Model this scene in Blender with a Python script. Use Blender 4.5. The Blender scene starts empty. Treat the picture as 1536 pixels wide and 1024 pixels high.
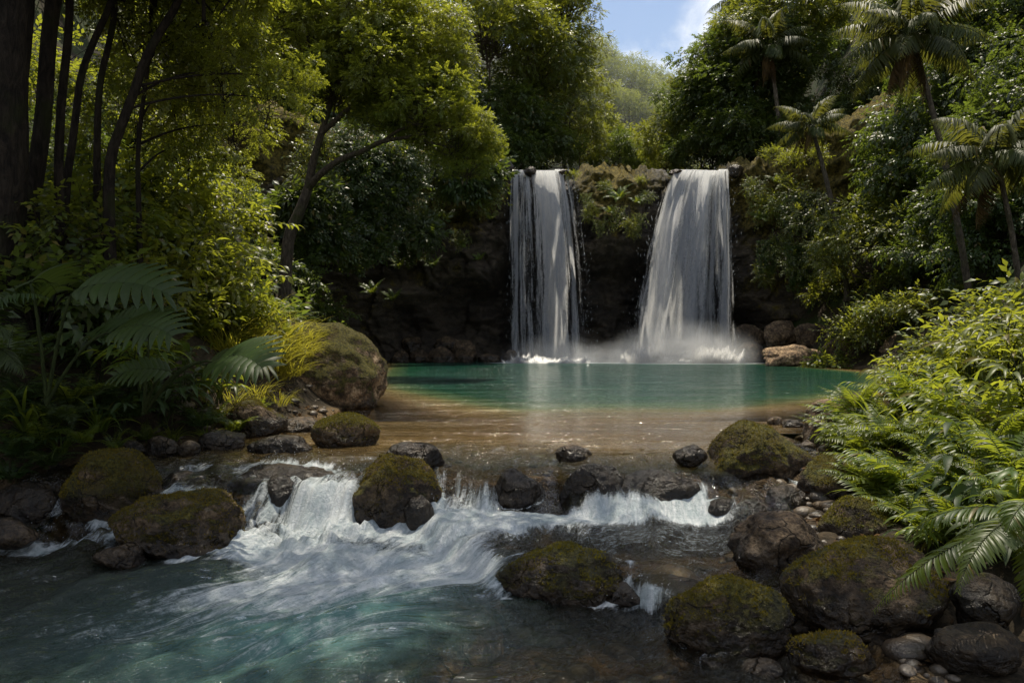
import bpy, bmesh, math, random
import numpy as np
from mathutils import Vector, Matrix, Euler

random.seed(7)
RNG = np.random.default_rng(7)
SC = bpy.context.scene
COL = SC.collection
R = math.radians
FPX = 1150.0          # focal length in pixels of a 1536 px wide picture
CAMZ = 1.25           # camera height above the pool

# ------------------------------------------------------------------ helpers
def at(px, py, d):
    """world point seen at picture position px,py (1536x1024) at depth d metres"""
    return np.array([(px-768)/FPX*d, d, CAMZ+(512-py)/FPX*d])

def proj(p):
    return 768+p[0]/max(p[1], .1)*FPX, 512-(p[2]-CAMZ)/max(p[1], .1)*FPX

def smooth(a, b, x):
    t = np.clip((x-a)/(b-a), 0, 1)
    return t*t*(3-2*t)

def _h(ix, iy, iz, seed):
    n = (ix.astype(np.uint32)*np.uint32(374761393) + iy.astype(np.uint32)*np.uint32(668265263)
         + iz.astype(np.uint32)*np.uint32(2147483647) + np.uint32((seed*974634777) & 0xffffffff))
    n = (n ^ (n >> np.uint32(13)))*np.uint32(1274126177)
    n = n ^ (n >> np.uint32(16))
    n = n*np.uint32(2246822519)
    n = n ^ (n >> np.uint32(15))
    return n.astype(np.float64)/4294967295.0

def vnoise(x, y, z, seed=0):
    """value noise in -1..1"""
    x = np.asarray(x, float); y = np.asarray(y, float)+np.zeros_like(x); z = np.asarray(z, float)+np.zeros_like(x)
    xi = np.floor(x); yi = np.floor(y); zi = np.floor(z)
    fx, fy, fz = x-xi, y-yi, z-zi
    fx = fx*fx*fx*(fx*(fx*6-15)+10); fy = fy*fy*fy*(fy*(fy*6-15)+10); fz = fz*fz*fz*(fz*(fz*6-15)+10)
    xi = xi.astype(np.int64); yi = yi.astype(np.int64); zi = zi.astype(np.int64)
    def g(a, b, c): return _h(xi+a, yi+b, zi+c, seed)
    x00 = g(0,0,0)*(1-fx)+g(1,0,0)*fx; x10 = g(0,1,0)*(1-fx)+g(1,1,0)*fx
    x01 = g(0,0,1)*(1-fx)+g(1,0,1)*fx; x11 = g(0,1,1)*(1-fx)+g(1,1,1)*fx
    return ((x00*(1-fy)+x10*fy)*(1-fz)+(x01*(1-fy)+x11*fy)*fz)*2-1

def fbm(x, y, z=0.0, oct=4, seed=0, gain=.5, lac=2.03):
    x = np.asarray(x, float); y = np.asarray(y, float); z = np.asarray(z, float)
    s = 0; a = 1; t = 0
    for o in range(oct):
        s = s+a*vnoise(x, y, z, seed+o*17); t += a
        a *= gain; x = x*lac+3.1; y = y*lac+1.7; z = z*lac+5.3
    return s/t

def mesh(name, v, f, mats=(), mi=None, smooth_sh=True, attrs=None, uv=None):
    """v (N,3), f int array (M,3|4) -> mesh datablock"""
    v = np.ascontiguousarray(v, dtype=np.float32); f = np.ascontiguousarray(f, dtype=np.int32)
    k = f.shape[1]; me = bpy.data.meshes.new(name)
    me.vertices.add(len(v)); me.vertices.foreach_set('co', v.ravel())
    me.loops.add(f.size); me.loops.foreach_set('vertex_index', f.ravel())
    me.polygons.add(len(f))
    me.polygons.foreach_set('loop_start', np.arange(0, f.size, k, dtype=np.int32))
    me.polygons.foreach_set('loop_total', np.full(len(f), k, dtype=np.int32))
    me.polygons.foreach_set('use_smooth', np.full(len(f), bool(smooth_sh)))
    for m in mats: me.materials.append(m)
    if mi is not None: me.polygons.foreach_set('material_index', np.asarray(mi, dtype=np.int32))
    me.update(calc_edges=True)
    for n, a in (attrs or {}).items():
        at_ = me.attributes.new(n, 'FLOAT', 'POINT'); at_.data.foreach_set('value', np.asarray(a, dtype=np.float32).ravel())
    if uv is not None:
        l = me.uv_layers.new(name='flow'); l.data.foreach_set('uv', np.asarray(uv, dtype=np.float32)[f.ravel()].ravel())
    me.validate()
    return me

def grid_faces(nu, nv):
    """vertex (i,j) at i*nv+j"""
    i, j = np.meshgrid(np.arange(nu-1), np.arange(nv-1), indexing='ij')
    a = (i*nv+j).ravel()
    return np.stack([a, a+nv, a+nv+1, a+1], 1)

def link(name, me, parent=None, loc=None):
    o = bpy.data.objects.new(name, me); COL.objects.link(o)
    if parent is not None: o.parent = parent
    if loc is not None: o.location = loc
    return o

def tag(o, label=None, cat=None, group=None, kind=None):
    if label: o['label'] = label
    if cat: o['category'] = cat
    if group: o['group'] = group
    if kind: o['kind'] = kind
    return o

def empty(name, loc):
    o = bpy.data.objects.new(name, None); COL.objects.link(o); o.location = loc
    o.empty_display_size = .2
    return o

def tris_of(quads):
    return np.concatenate([quads[:, [0, 1, 2]], quads[:, [0, 2, 3]]])

def frames(d, up):
    """(N,3) directions -> (N,3,3) matrices with columns x, y=d, z~up"""
    d = d/np.linalg.norm(d, axis=1, keepdims=True)
    x = np.cross(d, up); n = np.linalg.norm(x, axis=1, keepdims=True)
    bad = n[:, 0] < 1e-4
    x[bad] = [1, 0, 0]; n[bad] = 1
    x = x/n; z = np.cross(x, d)
    return np.stack([x, d, z], 2)

def scatter(tv, tf, M, T):
    """copy template verts tv (L,3), tris tf with matrices M (N,3,3) and offsets T (N,3)"""
    N, L = len(M), len(tv)
    v = np.einsum('nij,lj->nli', M, tv)+T[:, None, :]
    f = tf[None]+(np.arange(N)*L)[:, None, None]
    return v.reshape(-1, 3), f.reshape(-1, 3)

class Geo:
    def __init__(self): self.v = []; self.f = []; self.m = []; self.n = 0
    def add(self, v, f, m=0):
        if len(v) == 0: return
        f = np.asarray(f)
        if f.shape[1] == 4: f = tris_of(f)
        self.v.append(np.asarray(v, float)); self.f.append(f+self.n); self.m.append(np.full(len(f), m)); self.n += len(v)
    def arr(self): return np.concatenate(self.v), np.concatenate(self.f), np.concatenate(self.m)
    def mesh(self, name, mats, smooth_sh=True):
        v, f, m = self.arr(); return mesh(name, v, f, mats, m, smooth_sh)

def tube(pts, rad, n=7):
    """tapered tube along points"""
    pts = np.asarray(pts, float); rad = np.asarray(rad, float)
    t = np.gradient(pts, axis=0); M = frames(t, np.tile([[.3, .1, 1.]], (len(pts), 1)) if abs(t[0, 2]) < .8*np.linalg.norm(t[0]) else np.tile([[1., .2, 0]], (len(pts), 1)))
    a = np.linspace(0, 2*np.pi, n, endpoint=False)
    ring = np.stack([np.cos(a), np.zeros(n), np.sin(a)], 1)
    v = np.einsum('nij,lj->nli', M, ring)*rad[:, None, None]+pts[:, None, :]
    f = []
    for i in range(len(pts)-1):
        for k in range(n):
            f.append((i*n+k, i*n+(k+1) % n, (i+1)*n+(k+1) % n, (i+1)*n+k))
    return v.reshape(-1, 3), np.array(f)

def bez(p0, p1, p2, n):
    t = np.linspace(0, 1, n)[:, None]
    return (1-t)**2*np.array(p0, float)+2*t*(1-t)*np.array(p1, float)+t*t*np.array(p2, float)

# ------------------------------------------------------------------ materials
class NT:
    def __init__(self, tree): self.t = tree; self.L = tree.links
    def n(self, typ, **kw):
        nd = self.t.nodes.new(typ)
        ins = kw.pop('ins', {})
        for k, v in kw.items(): setattr(nd, k, v)
        for k, v in ins.items(): self.set(nd, k, v)
        return nd
    def set(self, nd, k, v):
        s = nd.inputs[k]
        if isinstance(v, bpy.types.NodeSocket): self.L.new(v, s)
        elif isinstance(v, bpy.types.Node): self.L.new(v.outputs[0], s)
        else: s.default_value = v
    def math(self, op, a, b=None, c=None, clamp=False):
        nd = self.n('ShaderNodeMath', operation=op, use_clamp=clamp)
        for i, x in enumerate((a, b, c)):
            if x is not None: self.set(nd, i, x)
        return nd.outputs[0]
    def mix(self, fac, a, b, blend='MIX'):
        nd = self.n('ShaderNodeMix', data_type='RGBA', blend_type=blend)
        self.set(nd, 0, fac); self.set(nd, 6, a); self.set(nd, 7, b)
        return nd.outputs[2]
    def ss(self, x, a, b, lo=0., hi=1.):
        nd = self.n('ShaderNodeMapRange', interpolation_type='SMOOTHSTEP')
        self.set(nd, 'Value', x); self.set(nd, 'From Min', a); self.set(nd, 'From Max', b); self.set(nd, 'To Min', lo); self.set(nd, 'To Max', hi)
        return nd.outputs[0]
    def noise(self, vec, scale, detail=4., rough=.55, dist=0., typ=None):
        nd = self.n('ShaderNodeTexNoise')
        if typ: nd.noise_type = typ
        if vec is not None: self.set(nd, 'Vector', vec)
        self.set(nd, 'Scale', scale); self.set(nd, 'Detail', detail); self.set(nd, 'Roughness', rough); self.set(nd, 'Distortion', dist)
        return nd.outputs['Fac']
    def mapping(self, vec, scale=(1, 1, 1), loc=(0, 0, 0)):
        nd = self.n('ShaderNodeMapping'); self.set(nd, 'Vector', vec); nd.inputs['Scale'].default_value = scale
        self.set(nd, 'Location', loc)
        return nd.outputs[0]
    def attr(self, name):
        return self.n('ShaderNodeAttribute', attribute_name=name).outputs['Fac']
    def ramp(self, fac, stops):
        nd = self.n('ShaderNodeValToRGB'); cr = nd.color_ramp
        while len(cr.elements) < len(stops): cr.elements.new(.5)
        for e, (p, c) in zip(cr.elements, stops): e.position = p; e.color = (*c, 1)
        self.set(nd, 0, fac); return nd.outputs[0]
    def bump(self, h, strength, dist=.05, normal=None):
        nd = self.n('ShaderNodeBump'); self.set(nd, 'Height', h); nd.inputs['Strength'].default_value = strength; nd.inputs['Distance'].default_value = dist
        if normal is not None: self.set(nd, 'Normal', normal)
        return nd.outputs[0]

def new_mat(name):
    m = bpy.data.materials.new(name); m.use_nodes = True
    m.node_tree.nodes.clear(); t = NT(m.node_tree)
    out = t.n('ShaderNodeOutputMaterial')
    return m, t, out

def rgb(c): return (*c, 1.)

def leaf_mat(name, dark, light, trans, gloss=.45, tfac=.4, spec=.4, objvar=.35, old=.75):
    m, t, out = new_mat(name)
    geo = t.n('ShaderNodeNewGeometry'); oi = t.n('ShaderNodeObjectInfo')
    isl = geo.outputs['Random Per Island']
    pos = geo.outputs['Position']
    n1 = t.noise(pos, .9, 2., .5)
    k = t.math('ADD', t.math('MULTIPLY', isl, .45), t.math('MULTIPLY', t.ss(n1, .3, .7), .55))
    base = t.mix(k, rgb(dark), rgb(light))
    # whole-plant variation
    hv = t.n('ShaderNodeHueSaturation')
    t.set(hv, 'Hue', t.math('ADD', .5-.02*1.0, t.math('MULTIPLY', oi.outputs['Random'], .035)))
    t.set(hv, 'Saturation', t.math('ADD', .88, t.math('MULTIPLY', isl, .25)))
    t.set(hv, 'Value', t.math('ADD', 1-objvar*.5, t.math('MULTIPLY', oi.outputs['Random'], objvar)))
    t.set(hv, 'Color', base)
    # a few yellowed leaves
    base = t.mix(t.math('MULTIPLY', t.math('GREATER_THAN', isl, .965), old), hv.outputs[0], rgb((.18, .12, .035)))
    bs = t.n('ShaderNodeBsdfPrincipled', ins={'Base Color': base, 'Roughness': gloss, 'Specular IOR Level': spec})
    tcol = t.mix(t.math('MULTIPLY', isl, .6), rgb(trans), rgb([c*.45 for c in trans]))
    tr = t.n('ShaderNodeBsdfTranslucent', ins={'Color': tcol})
    mx = t.n('ShaderNodeMixShader', ins={0: tfac, 1: bs.outputs[0], 2: tr.outputs[0]})
    t.L.new(mx.outputs[0], out.inputs[0])
    return m

def bark_mat(name, c0, c1, moss=(.05, .06, .015)):
    m, t, out = new_mat(name)
    geo = t.n('ShaderNodeNewGeometry'); pos = geo.outputs['Position']
    v = t.mapping(pos, (9, 9, 2.4))
    n1 = t.noise(v, 1.6, 7., .72, .8); n2 = t.noise(pos, 1.5, 4.)
    col = t.mix(t.ss(n1, .35, .68), rgb(c0), rgb(c1))
    col = t.mix(t.ss(n2, .52, .7, 0, .75), col, rgb(moss))
    bs = t.n('ShaderNodeBsdfPrincipled', ins={'Base Color': col, 'Roughness': .85, 'Specular IOR Level': .2, 'Normal': t.bump(n1, 1., .12)})
    t.L.new(bs.outputs[0], out.inputs[0])
    return m

def rock_mat():
    """object colour channels: r = moss, g = wet line height (m, object space), b = lightness"""
    m, t, out = new_mat('rock_surface')
    geo = t.n('ShaderNodeNewGeometry'); tc = t.n('ShaderNodeTexCoord'); oi = t.n('ShaderNodeObjectInfo')
    pos = geo.outputs['Position']; obj = tc.outputs['Object']
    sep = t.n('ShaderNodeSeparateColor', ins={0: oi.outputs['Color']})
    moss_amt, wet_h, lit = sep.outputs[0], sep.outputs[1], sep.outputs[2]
    n0 = t.noise(pos, 2.2, 6., .6); n1 = t.noise(pos, 9., 6., .62); n2 = t.noise(pos, 38., 5., .65)
    vor = t.n('ShaderNodeTexVoronoi', feature='SMOOTH_F1', ins={'Vector': pos, 'Scale': 16.}).outputs['Distance']
    k = t.math('ADD', t.math('MULTIPLY', n0, .38), t.math('ADD', t.math('MULTIPLY', n1, .36), t.math('MULTIPLY', n2, .26)))
    col = t.ramp(k, [(.40, (.014, .009, .006)), (.475, (.06, .038, .021)), (.54, (.16, .106, .058)), (.62, (.33, .235, .14))])
    lich = t.math('MULTIPLY', t.ss(t.noise(pos, 6.5, 5., .7), .6, .68), t.ss(n2, .4, .6))
    col = t.mix(t.math('MULTIPLY', lich, .55), col, rgb((.24, .21, .16)))
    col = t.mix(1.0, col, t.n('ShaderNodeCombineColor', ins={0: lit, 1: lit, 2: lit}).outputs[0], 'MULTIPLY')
    # moss on what looks up, in patches
    nz = t.n('ShaderNodeSeparateXYZ', ins={0: geo.outputs['Normal']}).outputs[2]
    mm = t.math('ADD', t.math('MULTIPLY', nz, .42), t.math('ADD', t.math('MULTIPLY', t.noise(pos, 3.3, 5., .65), 1.25), t.math('MULTIPLY', n2, .35)))
    th = t.math('SUBTRACT', 1.43, t.math('MULTIPLY', moss_amt, .70))
    moss = t.ss(mm, th, t.math('ADD', th, .22))
    mcol = t.mix(t.ss(t.noise(pos, 26., 4., .7), .35, .65), rgb((.030, .032, .006)), rgb((.17, .15, .026)))
    mcol = t.mix(t.ss(n0, .48, .66, 0, .8), mcol, rgb((.10, .072, .02)))
    col = t.mix(t.math('MULTIPLY', moss, .92), col, mcol)
    # wet foot
    oz = t.n('ShaderNodeSeparateXYZ', ins={0: obj}).outputs[2]
    wl = t.math('ADD', oz, t.math('MULTIPLY', t.math('SUBTRACT', n0, .5), .25))
    wet = t.ss(wl, t.math('ADD', wet_h, .14), t.math('SUBTRACT', wet_h, .02))
    col = t.mix(t.math('MULTIPLY', wet, .62), col, rgb((.006, .005, .004)))
    rough = t.math('SUBTRACT', .82, t.math('MULTIPLY', wet, .56))
    rough = t.math('ADD', rough, t.math('MULTIPLY', moss, .15), clamp=True)
    wp = t.n('ShaderNodeVectorMath', operation='ADD', ins={0: pos, 1: t.n('ShaderNodeVectorMath', operation='SCALE', ins={0: t.n('ShaderNodeTexNoise', ins={'Vector': pos, 'Scale': 4., 'Detail': 4.}).outputs['Color'], 3: .35}).outputs[0]}).outputs[0]
    crk = t.n('ShaderNodeTexVoronoi', feature='DISTANCE_TO_EDGE', ins={'Vector': wp, 'Scale': 3.1}).outputs['Distance']
    crk = t.math('MULTIPLY', t.ss(crk, .035, .0), t.ss(n0, .46, .58))
    col = t.mix(t.math('MULTIPLY', crk, .7), col, rgb((.010, .008, .006)))
    hgt = t.math('ADD', t.math('MULTIPLY', n1, .55), t.math('ADD', t.math('MULTIPLY', n2, .3), t.math('MULTIPLY', vor, .35)))
    hgt = t.math('ADD', hgt, t.math('MULTIPLY', moss, t.math('ADD', .25, t.math('MULTIPLY', t.noise(pos, 70., 3., .7), .9))))
    hgt = t.math('SUBTRACT', hgt, t.math('MULTIPLY', crk, .5))
    bs = t.n('ShaderNodeBsdfPrincipled', ins={'Base Color': col, 'Roughness': rough, 'Specular IOR Level': .4, 'Normal': t.bump(hgt, 1., .075)})
    t.L.new(bs.outputs[0], out.inputs[0])
    return m

def cliff_mat():
    m, t, out = new_mat('cliff_rock')
    geo = t.n('ShaderNodeNewGeometry'); pos = geo.outputs['Position']
    v = t.mapping(pos, (.7, .7, 1.6))
    n0 = t.noise(v, .7, 6., .62, .4); n1 = t.noise(v, 3.2, 6., .65); n2 = t.noise(pos, 11., 5., .65)
    k = t.math('ADD', t.math('MULTIPLY', n0, .5), t.math('ADD', t.math('MULTIPLY', n1, .32), t.math('MULTIPLY', n2, .18)))
    col = t.ramp(k, [(.34, (.02, .017, .014)), (.47, (.06, .047, .034)), (.58, (.13, .10, .068)), (.7, (.22, .17, .12))])
    mo = t.attr('moss')
    mm = t.math('ADD', t.math('MULTIPLY', t.noise(pos, 1.1, 6., .68), .9), t.math('MULTIPLY', mo, .85))
    moss = t.ss(mm, .78, .98)
    mcol = t.mix(t.ss(t.noise(pos, 5., 5., .7), .35, .65), rgb((.045, .042, .008)), rgb((.32, .24, .045)))
    col = t.mix(t.math('MULTIPLY', moss, .93), col, mcol)
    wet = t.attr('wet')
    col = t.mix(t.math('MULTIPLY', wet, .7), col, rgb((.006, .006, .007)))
    rough = t.math('SUBTRACT', .85, t.math('MULTIPLY', wet, .45))
    hgt = t.math('ADD', t.math('MULTIPLY', n1, .7), t.math('ADD', t.math('MULTIPLY', n2, .4), t.math('MULTIPLY', moss, t.noise(pos, 22., 4., .7))))
    bs = t.n('ShaderNodeBsdfPrincipled', ins={'Base Color': col, 'Roughness': rough, 'Specular IOR Level': .3, 'Normal': t.bump(hgt, .9, .25)})
    t.L.new(bs.outputs[0], out.inputs[0])
    return m

def ground_mat():
    m, t, out = new_mat('forest_soil')
    geo = t.n('ShaderNodeNewGeometry'); pos = geo.outputs['Position']
    bed = t.attr('bed')
    n0 = t.noise(pos, .8, 5., .6); n1 = t.noise(pos, 6., 6., .65); n2 = t.noise(pos, 30., 4., .6)
    soil = t.ramp(t.math('ADD', t.math('MULTIPLY', n1, .6), t.math('MULTIPLY', n2, .4)), [(.35, (.012, .010, .006)), (.52, (.035, .026, .015)), (.68, (.075, .052, .03))])
    green = t.mix(n2, rgb((.012, .02, .006)), rgb((.04, .055, .012)))
    soil = t.mix(t.math('MULTIPLY', t.ss(n0, .40, .55), t.attr('green')), soil, green)
    wv = t.n('ShaderNodeVectorMath', operation='ADD', ins={0: pos, 1: t.n('ShaderNodeTexNoise', ins={'Vector': pos, 'Scale': 5.}).outputs['Color']}).outputs[0]
    vor = t.n('ShaderNodeTexVoronoi', feature='SMOOTH_F1', ins={'Vector': wv, 'Scale': 9., 'Smoothness': .35})
    gap = t.ss(vor.outputs['Distance'], .75, .25)
    stone = t.mix(t.n('ShaderNodeSeparateColor', ins={0: vor.outputs['Color']}).outputs[0], rgb((.16, .10, .045)), rgb((.33, .225, .115)))
    stone = t.mix(gap, t.mix(.5, stone, rgb((.10, .06, .028))), stone)
    stone = t.mix(t.ss(n1, .4, .7, 0, .6), stone, rgb((.25, .16, .07)))
    stone = t.mix(t.ss(n0, .45, .7, 0, .55), stone, rgb((.11, .075, .04)))
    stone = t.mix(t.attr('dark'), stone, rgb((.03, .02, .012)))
    col = t.mix(bed, soil, stone)
    hgt = t.math('ADD', t.math('MULTIPLY', n1, .7), t.math('MULTIPLY', n2, .4))
    hgt = t.math('ADD', hgt, t.math('MULTIPLY', t.math('MULTIPLY', gap, bed), .8))
    bs = t.n('ShaderNodeBsdfPrincipled', ins={'Base Color': col, 'Roughness': .85, 'Specular IOR Level': .2, 'Normal': t.bump(hgt, .8, .06)})
    t.L.new(bs.outputs[0], out.inputs[0])
    return m

def water_mat():
    m, t, out = new_mat('river_water')
    geo = t.n('ShaderNodeNewGeometry'); pos = geo.outputs['Position']
    uv = t.n('ShaderNodeUVMap', uv_map='flow').outputs[0]
    depth, foam, milk, rip = t.attr('depth'), t.attr('foam'), t.attr('milk'), t.attr('ripple')
    # ripples
    f1 = t.noise(t.mapping(uv, (3.2, 1.1, 1)), 1.6, 5., .6, .6)
    f2 = t.noise(t.mapping(uv, (9, 3.2, 1)), 2.2, 4., .6, .4)
    p1 = t.noise(t.mapping(pos, (.8, 2.2, 1)), 1.5, 4., .55, .3)
    p2 = t.noise(t.mapping(pos, (2.5, 7, 1)), 1.6, 3., .55, .3)
    f3 = t.noise(t.mapping(uv, (30, 11, 1)), 2., 3., .6, .8)
    hs = t.math('ADD', t.math('MULTIPLY', f1, .6), t.math('ADD', t.math('MULTIPLY', f2, .4), t.math('MULTIPLY', f3, .16)))
    p3 = t.noise(t.mapping(pos, (.22, .75, 1)), 1.3, 5., .62, .6)
    hp = t.math('ADD', t.math('MULTIPLY', p1, t.math('ADD', .25, t.ss(p3, .4, .62))), t.math('ADD', t.math('MULTIPLY', p2, .35), t.math('MULTIPLY', p3, 1.6)))
    b1 = t.bump(hs, 1., .10)
    b2 = t.bump(hp, 1., .10)
    vm = t.n('ShaderNodeMix', data_type='VECTOR'); t.set(vm, 0, rip); t.set(vm, 4, b2); t.set(vm, 5, b1)
    nrm = vm.outputs[1]
    # what is below the surface
    tint = t.ramp(depth, [(0., (.97, .95, .9)), (.12, (.74, .68, .52)), (.3, (.36, .46, .3)), (.7, (.07, .24, .16)), (1., (.02, .12, .09))])
    tr = t.n('ShaderNodeBsdfTransparent', ins={'Color': tint})
    body_c = t.ramp(depth, [(0., (.32, .20, .085)), (.2, (.28, .185, .075)), (.42, (.06, .09, .035)), (.62, (.009, .046, .023)), (1., (.003, .030, .020))])
    vn = t.noise(t.mapping(pos, (.25, .6, 1)), 1., 5., .6, .5)
    body_c = t.mix(t.ss(vn, .38, .65, 0, .55), body_c, t.mix(.5, body_c, rgb((.0, .012, .01))))
    body_c = t.mix(rip, body_c, rgb((.028, .034, .026)))
    body_c = t.mix(milk, body_c, rgb((.075, .16, .15)))
    body = t.n('ShaderNodeBsdfDiffuse', ins={'Color': body_c})
    bf = t.math('MAXIMUM', t.math('MULTIPLY', t.ss(depth, .04, .42, 0., .95), t.math('SUBTRACT', 1., t.math('MULTIPLY', rip, .35))), t.math('MULTIPLY', milk, .85))
    under = t.n('ShaderNodeMixShader', ins={0: bf, 1: tr.outputs[0], 2: body.outputs[0]})
    gl = t.n('ShaderNodeBsdfGlossy', ins={'Roughness': .06, 'Normal': nrm, 'Color': (1, 1, 1, 1)})
    fr = t.n('ShaderNodeFresnel', ins={'IOR': 1.33, 'Normal': nrm})
    wat = t.n('ShaderNodeMixShader', ins={0: fr.outputs[0], 1: under.outputs[0], 2: gl.outputs[0]})
    # foam: threads drawn out along the flow
    w1 = t.noise(t.mapping(uv, (4.2, 1.1, 1)), 1.0, 6., .64, 1.6)
    w2 = t.noise(t.mapping(uv, (13, 3.0, 1)), 1.0, 5., .68, 2.2)
    w3 = t.noise(t.mapping(pos, (34, 34, 34)), 1.0, 5., .7, .8)
    ww = t.math('ADD', t.math('MULTIPLY', w1, .46), t.math('ADD', t.math('MULTIPLY', w2, .32), t.math('MULTIPLY', w3, .22)))
    th = t.math('SUBTRACT', .765, t.math('MULTIPLY', foam, .47))
    fm = t.ss(ww, t.math('SUBTRACT', th, .08), t.math('ADD', th, .15))
    fm = t.math('MULTIPLY', fm, t.ss(foam, .02, .25))
    fm = t.math('MULTIPLY', fm, .96)
    hb = t.math('ADD', t.math('MULTIPLY', w2, .6), t.math('MULTIPLY', w3, .6))
    fd = t.n('ShaderNodeBsdfPrincipled', ins={'Base Color': t.mix(t.ss(ww, .4, .65), rgb((.38, .45, .47)), rgb((.82, .84, .85))), 'Roughness': .5, 'Specular IOR Level': .3, 'Normal': t.bump(hb, .9, .07)})
    fin = t.n('ShaderNodeMixShader', ins={0: fm, 1: wat.outputs[0], 2: fd.outputs[0]})
    t.L.new(fin.outputs[0], out.inputs[0])
    return m

def fall_mat(name, fine):
    m, t, out = new_mat(name)
    uv = t.n('ShaderNodeUVMap', uv_map='flow').outputs[0]
    dens = t.attr('dens')
    a1 = t.noise(t.mapping(uv, (2.6*fine, .16, 1)), 1., 6., .6, .5)
    a2 = t.noise(t.mapping(uv, (9*fine, .55, 1)), 1., 5., .62, .7)
    a3 = t.noise(t.mapping(uv, (15*fine, 4.2, 1)), 1., 5., .7, 1.4)
    w = t.math('ADD', t.math('MULTIPLY', a1, .44), t.math('ADD', t.math('MULTIPLY', a2, .32), t.math('MULTIPLY', a3, .24)))
    th = t.math('SUBTRACT', .715, t.math('MULTIPLY', dens, .47))
    al = t.ss(w, t.math('SUBTRACT', th, .06), t.math('ADD', th, .13), 0., .95)
    al = t.math('MULTIPLY', al, t.ss(dens, .0, .22))
    hb = t.math('ADD', t.math('MULTIPLY', a2, .7), t.math('MULTIPLY', a3, .5))
    nb = t.bump(hb, 1., .5)
    nr = t.n('ShaderNodeVectorMath', operation='NORMALIZE', ins={0: t.n('ShaderNodeVectorMath', operation='ADD', ins={0: nb, 1: (0, .1, 1.9)}).outputs[0]}).outputs[0]
    wc = t.mix(t.ss(t.math('ADD', t.math('MULTIPLY', a2, .5), t.math('MULTIPLY', a3, .5)), .40, .60), rgb((.76, .79, .83)), rgb((.985, .99, .99)))
    df = t.n('ShaderNodeBsdfPrincipled', ins={'Base Color': wc, 'Roughness': .45, 'Specular IOR Level': .3, 'Normal': nr})
    tl = t.n('ShaderNodeBsdfTranslucent', ins={'Color': wc, 'Normal': t.n('ShaderNodeVectorMath', operation='NORMALIZE', ins={0: t.n('ShaderNodeVectorMath', operation='ADD', ins={0: nb, 1: (0, 0, -1.7)}).outputs[0]}).outputs[0]})
    mx = t.n('ShaderNodeMixShader', ins={0: .62, 1: df.outputs[0], 2: tl.outputs[0]})
    tr = t.n('ShaderNodeBsdfTransparent')
    fin = t.n('ShaderNodeMixShader', ins={0: al, 1: tr.outputs[0], 2: mx.outputs[0]})
    t.L.new(fin.outputs[0], out.inputs[0])
    return m

def drop_mat():
    m, t, out = new_mat('water_drops')
    df = t.n('ShaderNodeBsdfPrincipled', ins={'Base Color': (.8, .84, .88, 1), 'Roughness': .15, 'Specular IOR Level': .5})
    t.L.new(df.outputs[0], out.inputs[0]); return m

def mist_mat(dens):
    m, t, out = new_mat('spray_mist')
    tc = t.n('ShaderNodeTexCoord'); o = tc.outputs['Object']
    ln = t.n('ShaderNodeVectorMath', operation='LENGTH', ins={0: o}).outputs['Value']
    fall = t.ss(ln, 1.0, .1)
    geo = t.n('ShaderNodeNewGeometry')
    n = t.noise(o, 2.4, 4., .6)
    d = t.math('MULTIPLY', t.math('MULTIPLY', fall, t.ss(n, .3, .75, .25, 1.3)), dens)
    v = t.n('ShaderNodeVolumeScatter', ins={'Color': (.95, .97, 1, 1), 'Density': d, 'Anisotropy': .3})
    t.L.new(v.outputs[0], out.inputs['Volume']); return m

def pebble_mat():
    m, t, out = new_mat('pebble_stone')
    geo = t.n('ShaderNodeNewGeometry'); isl = geo.outputs['Random Per Island']; n = t.noise(geo.outputs['Position'], 40., 4.)
    col = t.ramp(isl, [(0., (.02, .015, .011)), (.4, (.06, .042, .028)), (.75, (.12, .085, .05)), (.95, (.2, .16, .12))])
    col = t.mix(t.ss(n, .35, .65, 0, .6), col, rgb((.03, .024, .016)))
    bs = t.n('ShaderNodeBsdfPrincipled', ins={'Base Color': col, 'Roughness': .42, 'Normal': t.bump(n, .5, .02)})
    t.L.new(bs.outputs[0], out.inputs[0]); return m
# ------------------------------------------------------------------ the lie of the land
def xl(y): return np.interp(y, [-6, 3, 6, 7.5, 8.5, 9.8, 12, 14, 16, 20, 30, 40, 46, 52], [-7.5, -7, -6.5, -5.6, -4.65, -3.75, -3.2, -3.1, -3.4, -4.6, -6.2, -7.4, -8.2, -8.4])
def xr(y): return np.interp(y, [-6, 3, 4.5, 6, 8, 9, 12, 20, 30, 36, 40, 44, 52], [2.3, 2.1, 2.1, 2.3, 3.0, 3.7, 5.2, 11, 15.4, 15.6, 15.3, 14.6, 15])
def cascade_y(x): return np.interp(x, [-6, -4.4, -3.4, -2.4, -1.7, -1.3, -.8, -.3, .1, .45, .8, 1.6, 2, 3], [8.0, 8.0, 7.95, 7.75, 7.9, 8.35, 8.1, 8.2, 8.3, 8.05, 7.8, 7.75, 7.85, 8.0])-.33

ZB, ZC = -.42, -.57
def flow_xy(x, y):
    """coordinates that run with the current: u across, v along"""
    k = np.clip(8.0-y, 0, 9)
    u = x+.16*k*k*.5+.25*k*smooth(.2, -1.2, x)
    u = u+.18*vnoise(x*1.1, y*1.1, 0, 5)
    v = y+.3*vnoise(x*.7, y*.7, 3, 6)
    return u, v

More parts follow.
